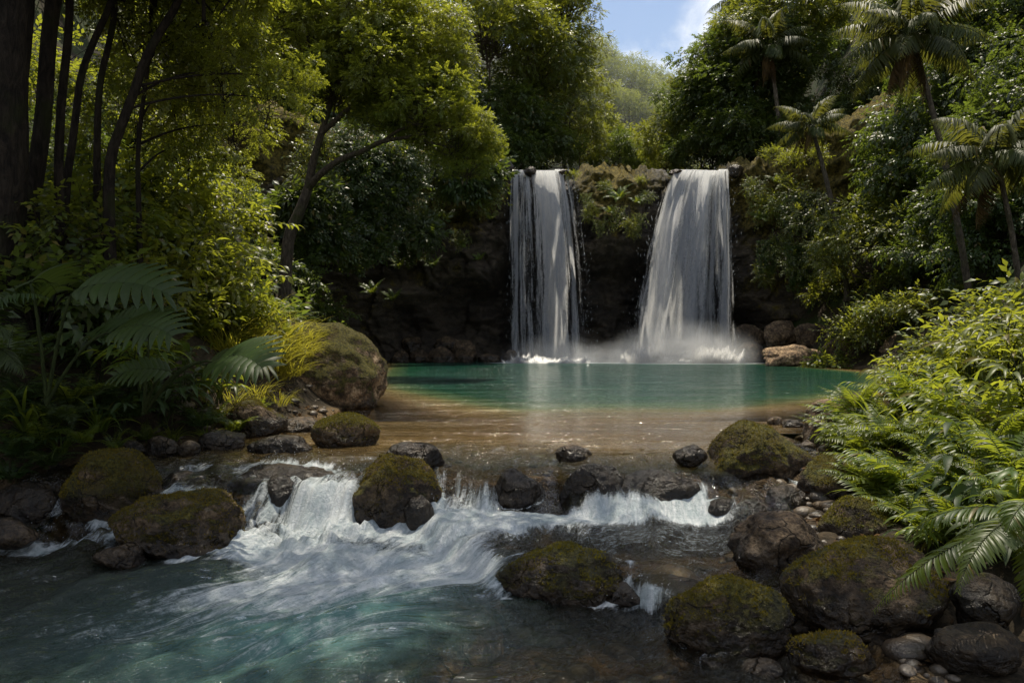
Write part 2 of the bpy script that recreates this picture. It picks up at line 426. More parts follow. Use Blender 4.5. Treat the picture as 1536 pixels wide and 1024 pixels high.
def levels(x, y):
    d = y-cascade_y(x)-.32*vnoise(x*1.7, 0, 0, 3)-.17*vnoise(x*4.6, 0, 0, 4)-.06*vnoise(x*11, y*2, 0, 2)
    wd = .36+.22*vnoise(x*1.3, 0, 0, 8)
    s1 = smooth(-wd-.12, wd*.6, d)
    xb = np.interp(y, [5.25, 5.85, 6.6, 7.2, 7.8], [-.05, -.15, -.5, -.85, -1.0])
    m = np.minimum((x-xb)*.8, y-5.5-.12*vnoise(x*2.3, 0, 0, 9)+.5*smooth(.7, 1.0, x))
    s2 = smooth(-.14, .12, m)
    zl = ZC+(ZB-ZC)*s2
    za = -.13*smooth(1.3, .05, d)
    return zl+(za-zl)*s1, d, s1, s2, m

def water_z(x, y, fine=True):
    z, d, s1, s2, m = levels(x, y)
    u, v = flow_xy(x, y)
    pool = smooth(.3, 1.7, d)
    near = smooth(.5, -1.0, d)
    a = .022+.034*near*smooth(.6, -.6, x)+.014*near
    wv = fbm(u*2.2, v*1.15, 0, 4, 21)
    wv2 = fbm(u*6, v*3.2, 2, 4, 31)*1.5
    z = z+np.exp(-((d-.6)/.55)**2)*(.055*fbm(u*2.6, v*1.6, 5, 4, 71)+.026*vnoise(u*8, v*4.5, 0, 72)+.010*vnoise(u*19, v*11, 0, 73))
    casc = np.exp(-((d+.05)/.28)**2)
    z = z+(wv*a*1.7+wv2*a*.6)*(1-pool)
    z = z+casc*(.05*vnoise(u*7, v*.8, 0, 41)+.03*vnoise(u*15, v*1.5, 0, 42))
    boil = np.exp(-((d+.5)/.42)**2)*smooth(-.1, -.9, x)
    z = z+boil*(.04+.24*np.abs(fbm(x*3.6, y*3.6, 1, 4, 51))+.05*vnoise(x*13, y*13, 2, 52))
    return z

def bed_z(x, y):
    wz, d, s1, s2, m = levels(x, y)
    mx = np.where(d > .2, np.interp(y, [8.0, 10, 12.2, 14.5, 17, 22, 60], [.24, .26, .34, .75, 1.5, 2.6, 2.6]), .30+.35*smooth(.2, -1.6, x))
    mx = np.where(np.abs(d) < .35, np.minimum(mx, .12), mx)
    ins = np.minimum(x-xl(y), xr(y)-x)
    return wz-mx*np.clip(ins/.7, .0, 1)**.7

def terrain_z(x, y):
    x = np.asarray(x, float); y = np.asarray(y, float)+0*x
    d = np.maximum(xl(y)-x, x-xr(y))
    left = x < 2
    prof = np.interp(d, [0, .5, 1.2, 2.5, 5, 10, 20, 40, 80], [0, .16, .5, 1.3, 3.6, 9, 20, 38, 60])
    k = np.where(left, np.interp(y, [6, 12, 30, 46], [.75, .9, 1.5, 1.5]), np.interp(y, [4, 12, 20, 40], [.32, .40, 1.3, 1.7]))
    prof = prof+np.where(left, .62*smooth(.05, 1.2, d)*smooth(17, 14, y)*smooth(5, 8, y), 0)/k
    wl = levels(x, np.maximum(y, 2.))[0]
    n = fbm(x*.8, y*.8, 0, 5, 77)
    land = np.where(y < 9, np.minimum(wl, 0), 0)+prof*k+n*np.clip(d, 0, 2)*.28+.03
    z = np.where(d > 0, land, np.minimum(bed_z(x, np.maximum(y, 2.))+.03*n, wl-.02+.05*0))
    # the plateau the river falls from, and its upper valley
    xc = 6.7+(y-52)*.13
    d2 = np.abs(x-xc)-np.where(x < xc, 8.5, 8.5)
    zp = 11.7+.03*(y-52)+np.interp(d2, [-3, 0, 2, 10, 40], [0, .5, 1.6, 9, 36])+n*.4
    s = smooth(53.6, 55.2, y)
    return np.where(y > 53.5, np.maximum(z, z+(zp-z)*s), z)

def tz(x, y): return float(terrain_z(np.array([x]), np.array([y]))[0])

def hit(px, py, d0=4., d1=115., off=0.):
    """where the sight line through a picture position meets the ground"""
    d = np.arange(d0, d1, .12)
    x = (px-768)/FPX*d; z = CAMZ+(512-py)/FPX*d
    t = terrain_z(x, d)
    i = np.where(z <= t+off)[0]
    return None if len(i) == 0 else float(d[i[0]])

def build_land(M):
    xs = np.unique(np.concatenate([np.arange(-70, -9, .9), np.arange(-9, -6.5, .2), np.arange(-6.5, 5.5, .06), np.arange(5.5, 20, .3), np.arange(20, 81, .9)]).round(3))
    ys = np.unique(np.concatenate([np.arange(-9, 2, .6), np.arange(2, 13, .06), np.arange(13, 55, .3), np.arange(55, 125, 1.)]).round(3))
    X, Y = np.meshgrid(xs, ys, indexing='ij')
    Z = terrain_z(X, Y)
    # cobbles on the shallow bed
    cob = np.maximum(0, fbm(X*3.2, Y*3.2, 0, 3, 91))*.12*smooth(14, 10, Y)*(Z < -.02)
    Z = Z+np.minimum(cob, .07)
    d = np.maximum(xl(Y)-X, X-xr(Y))
    bed = smooth(.25, -.15, d+.15*fbm(X*1.3, Y*1.3, 0, 3, 93))*(Y < 50)
    green = smooth(.8, 2.5, d)*smooth(9, 16, Y)*.9+.1*smooth(.5, 2, d)+(Y > 53)
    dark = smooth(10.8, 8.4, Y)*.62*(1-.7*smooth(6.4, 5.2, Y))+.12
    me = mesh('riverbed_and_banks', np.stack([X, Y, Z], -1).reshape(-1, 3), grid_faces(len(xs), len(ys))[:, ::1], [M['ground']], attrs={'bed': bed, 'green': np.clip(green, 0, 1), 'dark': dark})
    o = link('ground', me); tag(o, kind='structure')
    # far hill beyond the upper valley
    xs = np.arange(-70, 130, 2.); ys = np.arange(100, 230, 2.5)
    X, Y = np.meshgrid(xs, ys, indexing='ij')
    Z = hill_z(X, Y)
    o = link('hill', mesh('far_hill', np.stack([X, Y, Z], -1).reshape(-1, 3), grid_faces(len(xs), len(ys)), [M['ground']], attrs={'bed': np.zeros(X.size), 'green': np.ones(X.size), 'dark': np.zeros(X.size)}))
    tag(o, kind='structure')

def hill_z(X, Y):
    ridge = np.interp(X, [-70, -20, 14, 34, 50, 90, 130], [88, 74, 65, 54, 49, 50, 54])
    return 12+(ridge-14)*smooth(98, 172, Y)+2.5*fbm(X*.06, Y*.06, 0, 3, 99)

# ------------------------------------------------------------------ water
FOAM_SHEEN = [  # px, py, level, sx, sy, amp
    (440, 780, ZC, .55, .32, 1.3), (520, 800, ZC, .9, .34, 1.1), (400, 830, ZC, .8, .36, 1.05), (570, 845, ZC, .95, .48, 1.1), (690, 800, ZC, .45, .42, 1.), (430, 880, ZC, .8, .35, .55), (640, 890, ZC, .5, .3, .5),
    (60, 822, ZC, .85, .22, .85), (190, 795, ZC, .55, .20, .6), (760, 785, ZB, .7, .24, 1.15), (900, 780, ZB, .9, .22, 1.15), (1040, 778, ZB, .4, .2, .9), (850, 800, ZB, .9, .2, .4),
    (985, 915, ZC, .28, .13, .7), (690, 868, ZC, .30, .14, .75), (330, 905, ZC, 1.0, .45, .56), (550, 940, ZC, .8, .42, .46), (200, 960, ZC, .8, .3, .26), (420, 985, ZC, .7, .25, .26), (700, 730, -.1, .5, .25, .35),
    (600, 690, -.05, .7, .14, .62), (820, 690, -.05, .8, .2, .46), (720, 676, -.03, .9, .3, .36), (900, 676, -.03, .9, .3, .34), (430, 700, -.08, .9, .18, .42), (960, 700, -.05, .7, .12, .25), (130, 940, ZC, .7, .3, .22), (280, 735, -.3, .5, .25, .45), (870, 905, ZC, .35, .15, .35)]  # the broad faint patches above the lip are painted surface sheen

def build_water(M, rocks):
    def surf(name, xs, ys):
        X, Y = np.meshgrid(xs, ys, indexing='ij')
        Z = water_z(X, Y)
        lz, d, s1, s2, m = levels(X, Y)
        u, v = flow_xy(X, Y)
        depth = np.where(d > .3, np.interp(Y+.5*vnoise(X*.5, Y*.5, 0, 64), [8, 10, 11.6, 13.2, 15, 18, 24, 60], [.22, .19, .21, .30, .47, .68, .92, 1.]), 0)
        depth = np.maximum(depth, np.where(d < 0, .12+.3*smooth(-.2, -1.6, X)*smooth(7.1, 5.5, Y), 0))
        depth = depth*np.clip(np.minimum(X-xl(Y), xr(Y)-X)/np.where(Y > 12, 3.2, .8), .15, 1)
        foam = np.zeros_like(X)
        for px, py, lv, sx, sy, a in FOAM_SHEEN:
            D = (CAMZ-lv)*FPX/(py-512); cx = (px-768)/FPX*D
            foam += a*np.exp(-((X-cx)/sx)**2-((Y-D)/sy)**2)
        tong = .5+.5*vnoise(u*3.3, 0*u, 0, 61)+.35*vnoise(u*9, 0*u, 0, 62)
        foam = foam*.93*(1-.35*np.exp(-((d-.1)/.25)**2))
        foam += np.exp(-((d+.12)/.26)**2)*np.clip(tong*1.2-.12, 0, 1)*.66*smooth(-5.6, -4.8, X)
        foam += np.exp(-((m+.02)/.10)**2)*.45*(d < -.15)*smooth(2.0, 1.5, X)*smooth(4.8, 5.3, Y)
        # collars round the stones
        for (rx, ry, ax, ay) in rocks:
            q = np.sqrt(((X-rx)/ax)**2+((Y-ry)/ay)**2)
            foam += .42*np.exp(-((q-1.03)/.09)**2)*smooth(.0, -.25, d)*np.clip(.5+1.2*vnoise(X*5, Y*5, 0, 63), 0, 1)
            Z = Z+.03*np.exp(-((q-1.0)/.2)**2)*(d < .6)*smooth(-.2, .6, (Y-ry)/ay)
        # whiter where the falls strike the pool
        fo = np.exp(-((X-2.3)/3.2)**4-((Y-45.2)/1.4)**2)*1.2+np.exp(-((X-10.4)/4.2)**4-((Y-44.9)/2.2)**2)*1.6+.5*np.exp(-((X-6.5)/9)**4-((Y-45.)/1.6)**2)
        foam += fo
        foam = np.clip(foam, 0, 1.25)
        D = (CAMZ-ZC)*FPX/(925-512)
        milk = np.exp(-((X+1.25)/1.05)**2-((Y-5.4)/1.0)**2)*.95+.5*np.exp(-((X+1.5)/1.4)**2-((Y-4.5)/.9)**2)
        milk = milk+.7*np.exp(-((X-6.5)/9)**2-((Y-44)/3.5)**2)*.35
        rip = smooth(1.8, .2, d)
        me = mesh(name, np.stack([X, Y, Z], -1).reshape(-1, 3), grid_faces(len(xs), len(ys)), [M['water']],
                  attrs={'depth': depth, 'foam': foam, 'milk': np.clip(milk, 0, 1), 'ripple': rip}, uv=np.stack([u, v], -1).reshape(-1, 2))
        o = link(name, me); tag(o, kind='structure'); return o
    surf('stream', np.arange(-7.4, 3.6, .022), np.arange(2.2, 10.41, .022))
    surf('pool', np.arange(-12, 20.01, .16), np.concatenate([np.arange(10.4, 20, .08), np.arange(20, 53, .2)]))

# ------------------------------------------------------------------ cliff
def cliff_top(x):
    t = np.interp(x, [-16, -9, -3, -.6, -.15, .3, 3.2, 3.7, 4.6, 6, 7.5, 9, 9.9, 10.3, 13.3, 13.8, 15, 17.5, 20, 26],
                     [15, 13.6, 12.7, 12.5, 12.1, 11.95, 11.9, 12.1, 12.35, 12.4, 12.2, 12.1, 12.0, 11.75, 12.05, 12.4, 12.75, 13.2, 14.5, 17])
    return t
def cliff_face(x):
    return np.interp(x, [-16, -10, -6, -3, -.5, 4, 7, 10, 14, 17, 20, 26], [40.5, 44.2, 45.8, 47.0, 48.0, 48.2, 47.7, 48.2, 48.0, 47.0, 45.0, 40])+1.0*np.maximum(smooth(-.7, .1, x)*smooth(4.2, 3.4, x), smooth(9.6, 10.3, x)*smooth(14.2, 13.5, x))

def worley(x, y, seed):
    """random value of the nearest cell and distance to its border"""
    xi = np.floor(x).astype(np.int64); yi = np.floor(y).astype(np.int64)
    D = []; V = []
    for i in (-1, 0, 1):
        for j in (-1, 0, 1):
            a, b = xi+i, yi+j; z = np.zeros_like(a)
            px = a+.1+.8*_h(a, b, z, seed); py = b+.1+.8*_h(a, b, z, seed+1)
            D.append((x-px)**2+(y-py)**2); V.append(_h(a, b, z, seed+2))
    D = np.stack(D); V = np.stack(V); o = np.argsort(D, 0)
    d1 = np.take_along_axis(D, o[:1], 0)[0]; d2 = np.take_along_axis(D, o[1:2], 0)[0]
    return np.take_along_axis(V, o[:1], 0)[0], np.sqrt(d2)-np.sqrt(d1)

def build_cliff(M):
    xs = np.arange(-16, 26.01, .11); n1 = 150; n2 = 40
    t1 = np.linspace(0, 1, n1); t2 = np.linspace(0, 1, n2)[1:]
    X = np.repeat(xs[:, None], n1+n2-1, 1)
    top = cliff_top(xs)[:, None]; fy = cliff_face(xs)[:, None]
    Zf = -1.5+(top+1.5)*t1[None]
    ceil = np.interp(xs, [-16, -9.5, -7.5, -5, -2.5, 0, 3, 6, 9, 13, 15, 18, 26], [-2, .2, 2.4, 4.2, 5.3, 5.6, 5.8, 6.6, 5.8, 5.0, 3.0, 1.0, -2])[:, None]
    ceil = ceil+.7*vnoise(xs*.6, 0*xs, 0, 12)[:, None]
    rec = smooth(1.3, -1.2, Zf-ceil)
    Yf = fy+.05*(Zf-6)*0+rec*(3.3+.6*vnoise(xs*.5, 0*xs, 2, 14)[:, None])
    Yf = Yf-.55*smooth(2.6, 1.0, top-Zf)*(1-smooth(.8, .0, top-Zf))       # brow
    lipx = np.maximum(smooth(-.8, -.2, xs)*smooth(4.2, 3.7, xs), smooth(9.7, 10.2, xs)*smooth(14.1, 13.7, xs))[:, None]
    Yf = Yf+.9*smooth(.9, 0, top-Zf)**2+(1-lipx)*1.9*np.clip(1-(top-Zf)/2.2, 0, 1)**1.5
    Yf = Yf-2.0*rec*smooth(2.4, -.5, Zf)                                       # rubble slope in the cave
    Zt = np.repeat(top, n2-1, 1)+.05*t2[None]; Yt = Yf[:, -1:]+7.5*t2[None]
    Z = np.concatenate([Zf, Zt], 1); Y = np.concatenate([Yf, Yt], 1)
    face = np.concatenate([np.ones_like(Zf), np.repeat(1-smooth(0, .2, t2)[None], len(xs), 0)], 1)
    strata = fbm(X*.25, Z*1.5, 0, 4, 15)
    blocks = fbm(X*.55, Z*.75, Y*.3, 5, 16)
    ridg = 1-np.abs(fbm(X*.9, Z*1.1, 4, 4, 18))*2
    wx = X*.62+.35*vnoise(X*.7, Z*.7, 1, 23); wz_ = Z*.48+.25*vnoise(X*.5, Z*.9, 2, 24)
    cell, edge = worley(wx, wz_, 31); cell2, edge2 = worley(wx*2.6, wz_*2.4, 37)
    Y = Y-face*(.45*strata+1.0*blocks+.25*ridg-.2+.75*(cell-.5)+.3*(cell2-.5)-.22*smooth(.10, .0, edge)-.10*smooth(.12, 0, edge2))
    lip = ((X > -.25) & (X < 3.6)) | ((X > 10.1) & (X < 13.6))
    lips = np.maximum(smooth(-.6, .0, X)*smooth(4.0, 3.5, X), smooth(9.9, 10.5, X)*smooth(13.9, 13.4, X))
    lump = np.abs(fbm(X*.8, Y*.8, 0, 4, 19))*1.7+.25*fbm(X*3, Y*3, 1, 3, 20)
    Z = Z+(1-lips)*np.concatenate([smooth(2.2, 0.2, top-Zf), np.ones_like(Zt)], 1)*lump*.75
    Z = Z+lips*(1-face)*(-.12)
    moss = np.clip(smooth(6.5, 0, np.concatenate([top-Zf, 0*Zt], 1))*.62+smooth(2.4, .6, np.concatenate([top-Zf, 0*Zt], 1))*.3+(1-face)*.2+.22, 0, 1)
    moss = moss*(1-rec_full(rec, Zt)*.95)
    near = np.maximum(np.exp(-((X-2.1)/2.6)**4), np.exp(-((X-11.2)/3.4)**4))
    moss = moss*(1-.75*lips)*(1-.55*near*face)
    moss = moss+.22*smooth(12.8, 15, X)*face+.18*smooth(-1.0, -4, X)*face
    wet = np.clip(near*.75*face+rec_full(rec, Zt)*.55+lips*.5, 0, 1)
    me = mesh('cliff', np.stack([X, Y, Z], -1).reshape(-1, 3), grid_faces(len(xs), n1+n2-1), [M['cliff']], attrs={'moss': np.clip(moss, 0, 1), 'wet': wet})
    o = link('cliff', me); tag(o, kind='structure')

def rec_full(rec, Zt): return np.concatenate([rec, np.repeat(rec[:, -1:], Zt.shape[1], 1)], 1)

# ------------------------------------------------------------------ waterfalls
def fall_sheet(xa, xb, ya, yb, z0, lay, seed, prof, bulge, out=1.9, top_run=1.6):
    """one curtain; xa..xb at the lip, ya..yb at the foot; prof(u) gives how thick the water is across"""
    nu, nt = 70, 130
    u = np.linspace(0, 1, nu)[:, None]; t = np.linspace(-.14, 1, nt)[None]
    tt = np.clip(t, 0, 1); run = np.clip(-t/.14, 0, 1)
    xtop = xa+(xb-xa)*u; xbot = ya+(yb-ya)*u
    X = xtop+(xbot-xtop)*tt**.55
    z0u = z0+.0*u
    Z = z0u*(1-tt)+.03*run*1.2-.02
    face = cliff_face(X)-.4
    Y = 47.75-out*tt**.5+run*top_run+lay*.22+0*u
    n = vnoise(u*bulge[0]*3+0*t, tt*1.1+0*u, lay, seed)
    n2 = vnoise(u*bulge[0]*9+0*t, tt*2.6+0*u, lay, seed+1)
    Y = Y-(.32*n+.12*n2)*smooth(0, .15, tt)
    X = X+.12*vnoise(u*5+0*t, tt*4+0*u, lay+3, seed+2)*tt
    d = prof(u)+0*t
    d = d+.22*vnoise(u*8+0*t, tt*1.1+0*u, lay, seed+3)+.12*vnoise(u*22+0*t, tt*2.2+0*u, lay, seed+9)
    rag = smooth(.0, .12+.1*tt, u+.06*vnoise(tt*9+0*u, 0*u+0*t, 1, seed+4)*tt)*smooth(1, .88-.06*tt, u+.06*vnoise(tt*9+0*u, 0*u+0*t, 5, seed+5)*tt)
    d = d*(.35+.65*rag)*smooth(0, .02, u)*smooth(1, .98, u)*(1-.14*smooth(.25, .8, tt))
    d = d-.08*lay
    L = xtop[-1, 0]-xtop[0, 0]
    uv = np.stack([u*L*1.2+lay*7.3+0*t, t*z0+lay*3.1+.25*vnoise(u*14+0*t, 0*t+0*u, 2, seed+6)], -1).reshape(-1, 2)
    return np.stack([X, Y+0*X, Z+0*X], -1).reshape(-1, 3), grid_faces(nu, nt), np.clip(d, 0, 1).reshape(-1), uv

def build_falls(M):
    g = lambda c, w, h: (lambda u: h*np.exp(-((u-c)/w)**2))
    def prof(base, *bumps): return lambda u: (base+sum(q(u) for q in bumps))*np.sin(np.pi*np.clip(u, 0, 1))**.35
    # lip from, to; foot from, to; throw; thickness across; layer offset; grain
    L = [(-.15, .75, -.35, 1.0, 1.7, prof(.56, g(.45, .22, .2)), 0, 1.3), (.2, 1.7, .3, 2.4, 2.1, prof(.5, g(.25, .15, .2)), 1, 1.), (1.0, 2.9, 1.3, 3.95, 2.6, prof(.70, g(.45, .25, .26)), 0, 1.), (1.4, 3.4, 1.8, 4.75, 2.3, prof(.50, g(.6, .2, .18)), 1, 1.5),
         (2.5, 3.6, 3.2, 5.1, 1.9, prof(.52, g(.4, .2, .15)), 0, 1.6), (-.1, 3.5, -.1, 4.6, 1.0, prof(.46), 2, 1.1)]
    Rr = [(10.15, 11.7, 6.5, 9.4, 3.3, prof(.76, g(.5, .25, .2)), 0, 1.), (10.4, 12.4, 7.0, 10.8, 3.0, prof(.72, g(.45, .25, .22)), 1, 1.2), (11.1, 13.0, 8.4, 11.9, 2.7, prof(.72, g(.4, .25, .2)), 0, 1.), (11.9, 13.4, 10.2, 12.9, 2.2, prof(.66, g(.35, .2, .15)), 1, 1.5), (12.7, 13.6, 11.7, 13.35, 2.4, prof(.56, g(.6, .2, .2)), 0, 1.6), (10.2, 13.5, 7.3, 13.0, 1.2, prof(.56), 2, 1.1)]
    for seed, subs, (xa, xb, ya, yb, z0), label in ((101, L, (-.15, 3.5, -.05, 4.75, 11.95), 'narrower left waterfall, thin at its left edge, dropping from the mossy cliff'),
                                                    (202, Rr, (10.2, 13.5, 7.0, 13.1, 11.95), 'broader brighter right waterfall fanning out to the left as it drops')):
        root = empty('waterfall', ((xa+xb)/2, 46.5, 0)); tag(root, label, 'waterfall', 'twin waterfalls')
        off = np.array([(xa+xb)/2, 46.5, 0])
        for i, (a0, a1, b0, b1, out, pf, lay, fine) in enumerate(subs):
            v, f, d, uv = fall_sheet(a0, a1, b0, b1, z0+.04*math.sin(i*2.1), lay, seed+i*10, pf, (1., 1.), out)
            m = M['fall'] if fine < 1.25 else M['fall_fine']
            link('water_sheet', mesh('water_sheet', v-off, f, [m], attrs={'dens': d}, uv=uv), root)
        # crowns of broken water thrown up where the curtain lands
        rng = np.random.default_rng(seed+7); G = []; Fc = []; Dn = []; Uv = []; nb = 0
        for k in range(16 if seed > 150 else 9):
            cx = rng.uniform(ya+.3, yb-.3); cy_ = 47.75-2.9-rng.uniform(-.4, .9); wd = rng.uniform(.6, 1.3); hh = rng.uniform(.35, 1.0)*(1.25 if seed > 150 else .8)
            uu = np.linspace(-1, 1, 16)[:, None]; hv = np.linspace(0, 1, 10)[None]
            Xs = cx+wd*uu*(1+.35*hv); Ys = cy_-.5*np.cos(uu*1.4)-.55*hv**1.5-.1*rng.random(); Zs = hh*hv*(1-uu**2*.5)*(1+.3*vnoise(uu*4, 0*uu, k, 8))-.04
            G.append(np.stack([Xs, Ys+0*Xs, Zs], -1).reshape(-1, 3)-off); Fc.append(grid_faces(16, 10)+nb); nb += 160
            Dn.append(((.98-.75*hv**1.2)*(1-uu**4)).reshape(-1)); Uv.append(np.stack([uu*wd*1.5+k*3.3+0*hv, hv*hh*5+0*uu+k], -1).reshape(-1, 2))
        link('splash', mesh('splash', np.concatenate(G), np.concatenate(Fc), [M['fall_fine']], attrs={'dens': np.concatenate(Dn)}, uv=np.concatenate(Uv)), root)
        # drops and threads torn from the curtain
        rng = np.random.default_rng(seed); N = 600
        u = rng.random(N); t = rng.random(N)**.75
        u = np.where(rng.random(N) < .35, np.where(rng.random(N) < .5, rng.normal(0, .05, N), rng.normal(1, .05, N)), u)
        X = (xa+(xb-xa)*u)*(1-t**.55)+(ya+(yb-ya)*u)*t**.55+rng.normal(0, .1, N)
        Y = 47.75-out*t**.5-.25-rng.random(N)*.7; Z = z0*(1-t)+.1
        tv = np.array([[-.5, 0, 0], [.5, 0, 0], [0, 0, 1.], [0, 0, -1.], [0, .5, 0], [0, -.5, 0]])
        tf = np.array([[0, 5, 2], [5, 1, 2], [1, 4, 2], [4, 0, 2], [5, 0, 3], [1, 5, 3], [4, 1, 3], [0, 4, 3]])
        s = rng.uniform(.006, .018, N); l = s*rng.uniform(2, 9, N)
        Mx = np.zeros((N, 3, 3)); Mx[:, 0, 0] = s; Mx[:, 1, 1] = s; Mx[:, 2, 2] = l
        v, f = scatter(tv, tf, Mx, np.stack([X, Y, Z], 1)-off)
        link('falling_drops', mesh('falling_drops', v, f, [M['drop']]), root)
    for x, y, sx, sy, sz, dn in ((10.0, 44.4, 5.2, 2.3, 2.6, 2.2), (2.6, 44.8, 3.6, 1.9, 1.7, 1.0), (6.8, 44.8, 4.4, 1.8, 1.3, 1.0)):
        bm = bmesh.new(); bmesh.ops.create_icosphere(bm, subdivisions=3, radius=1.0)
        me = bpy.data.meshes.new('mist'); bm.to_mesh(me); bm.free(); me.materials.append(mist_mat(dn))
        o = link('mist', me, loc=(x, y, .2)); o.scale = (sx, sy, sz); tag(o, kind='stuff')
        tag(o, {10.0: 'bright spray mist at the foot of the right waterfall', 2.6: 'thin spray mist at the foot of the left waterfall', 6.8: 'low spray drifting over the pool between the two waterfalls'}[x], 'mist')

# splash drops thrown up by the rapids
def build_splash(M):
    rng = np.random.default_rng(5)
    P = []
    for px, py, lv, n, sp, h in ((470, 775, ZC, 260, .4, .12), (100, 800, ZC, 60, .3, .06), (650, 785, ZC, 80, .2, .08), (960, 900, ZC, 30, .15, .04)):
        D = (CAMZ-lv)*FPX/(py-512); cx = (px-768)/FPX*D
        x = rng.normal(cx, sp, n); y = rng.normal(D, .16, n)
        z = water_z(x, y)+np.abs(rng.normal(0, h, n))*.8
        P.append(np.stack([x, y, z], 1))
    P = np.concatenate(P); N = len(P)
    bm = bmesh.new(); bmesh.ops.create_icosphere(bm, subdivisions=1, radius=1.0)
    tv = np.array([v.co[:] for v in bm.verts]); tf = np.array([[v.index for v in f.verts] for f in bm.faces]); bm.free()
    s = rng.uniform(.001, .0032, N)
    Mx = np.eye(3)[None]*s[:, None, None]; Mx[:, 2] *= rng.uniform(.8, 1.8, N)[:, None]
    v, f = scatter(tv, tf, Mx, P)
    o = link('splash_drops', mesh('splash_drops', v, f, [M['drop']]))
    tag(o, 'white drops of spray thrown up by the rapids between the boulders', 'spray', kind='stuff')

def build_pebbles(M):
    rng = np.random.default_rng(17); p, f = ico(2); B = []
    def put(x, y, s):
        z = terrain_z(x, y)
        for xx, yy, zz, ss in zip(x, y, z, s):
            q = p*np.array([ss*rng.uniform(.8, 1.3), ss*rng.uniform(.8, 1.3), ss*rng.uniform(.45, .75)])
            n = rand_unit(rng); e = p@n-.6; q = q-np.outer(np.maximum(e, 0)*ss*.8, n)
            a = rng.uniform(0, 6.28); c_, s_ = math.cos(a), math.sin(a)
            q = np.stack([q[:, 0]*c_-q[:, 1]*s_, q[:, 0]*s_+q[:, 1]*c_, q[:, 2]], 1)
            B.append(q+np.array([xx, yy, zz+ss*.18]))
    n = 420; y = rng.uniform(4.0, 12.5, n); put(xr(y)+rng.normal(-.1, .38, n), y, rng.gamma(2.2, .017, n)+.012)
    n = 200; y = rng.uniform(7.5, 14, n); put(xl(y)+rng.normal(.1, .35, n), y, rng.gamma(2.2, .017, n)+.012)
    n = 340; y = rng.uniform(8.5, 12.5, n); put(rng.uniform(-2.5, 4, n), y, rng.gamma(2., .014, n)+.01)
    n = 260; y = rng.uniform(4.0, 5.6, n); put(rng.uniform(-.6, 2.3, n), y, rng.gamma(2., .016, n)+.012)
    n = 46; y = rng.uniform(4.1, 6.3, n); put(rng.uniform(-1.1, 1.4, n), y, rng.gamma(3., .03, n)+.04)
    N = len(B); v = np.concatenate(B); ff = (f[None]+(np.arange(N)*len(p))[:, None, None]).reshape(-1, 3)
    o = link('pebbles', mesh('pebbles', v, ff, [M['pebble']])); tag(o, 'wet brown pebbles along the shores and on the shallow bed', 'pebbles', kind='stuff')
    # dead leaves on the banks
    lv, lf = np.array([[0, 0, 0], [0, .5, .03], [-.22, .45, .08], [.22, .45, .08], [0, 1, .05]]), np.array([[0, 1, 2], [2, 1, 4], [0, 3, 1], [3, 4, 1]])
    n = 2600; y = rng.uniform(4.2, 13, n); left = rng.random(n) < .5
    x = np.where(left, xl(y)-rng.gamma(1.6, .5, n), xr(y)+rng.gamma(1.6, .4, n)); z = terrain_z(x, y)+.012
    d = rng.normal(size=(n, 3)); d[:, 2] *= .25; up = np.tile([[0, 0, 1.]], (n, 1))+rng.normal(0, .35, (n, 3))
    vv, f2 = scatter(lv, lf, frames(d, up)*rng.uniform(.05, .13, n)[:, None, None], np.stack([x, y, z], 1))
    o = link('leaf_litter', mesh('leaf_litter', vv, f2, [M['litter']])); tag(o, 'brown dead leaves strewn over the banks', 'leaf litter', kind='stuff')

def rand_unit(rng):
    n = rng.normal(size=3); return n/np.linalg.norm(n)

def build_haze():
    """thin humid air in the upper valley"""
    bm = bmesh.new(); bmesh.ops.create_cube(bm, size=1.0); me = bpy.data.meshes.new('haze'); bm.to_mesh(me); bm.free()
    m, t, out = new_mat('humid_air'); v = t.n('ShaderNodeVolumeScatter', ins={'Color': (.86, .93, 1, 1), 'Density': .0012, 'Anisotropy': .35}); t.L.new(v.outputs[0], out.inputs['Volume'])
    me.materials.append(m); o = link('haze', me, loc=(25, 150, 45)); o.scale = (140, 130, 90); tag(o, 'thin blue haze over the far forested hill', 'haze', kind='stuff')
# ------------------------------------------------------------------ rocks
_ico = {}
def ico(s):
    if s not in _ico:
        bm = bmesh.new(); bmesh.ops.create_icosphere(bm, subdivisions=s, radius=1.0)
        _ico[s] = (np.array([v.co[:] for v in bm.verts]), np.array([[v.index for v in f.verts] for f in bm.faces])); bm.free()
    return _ico[s]

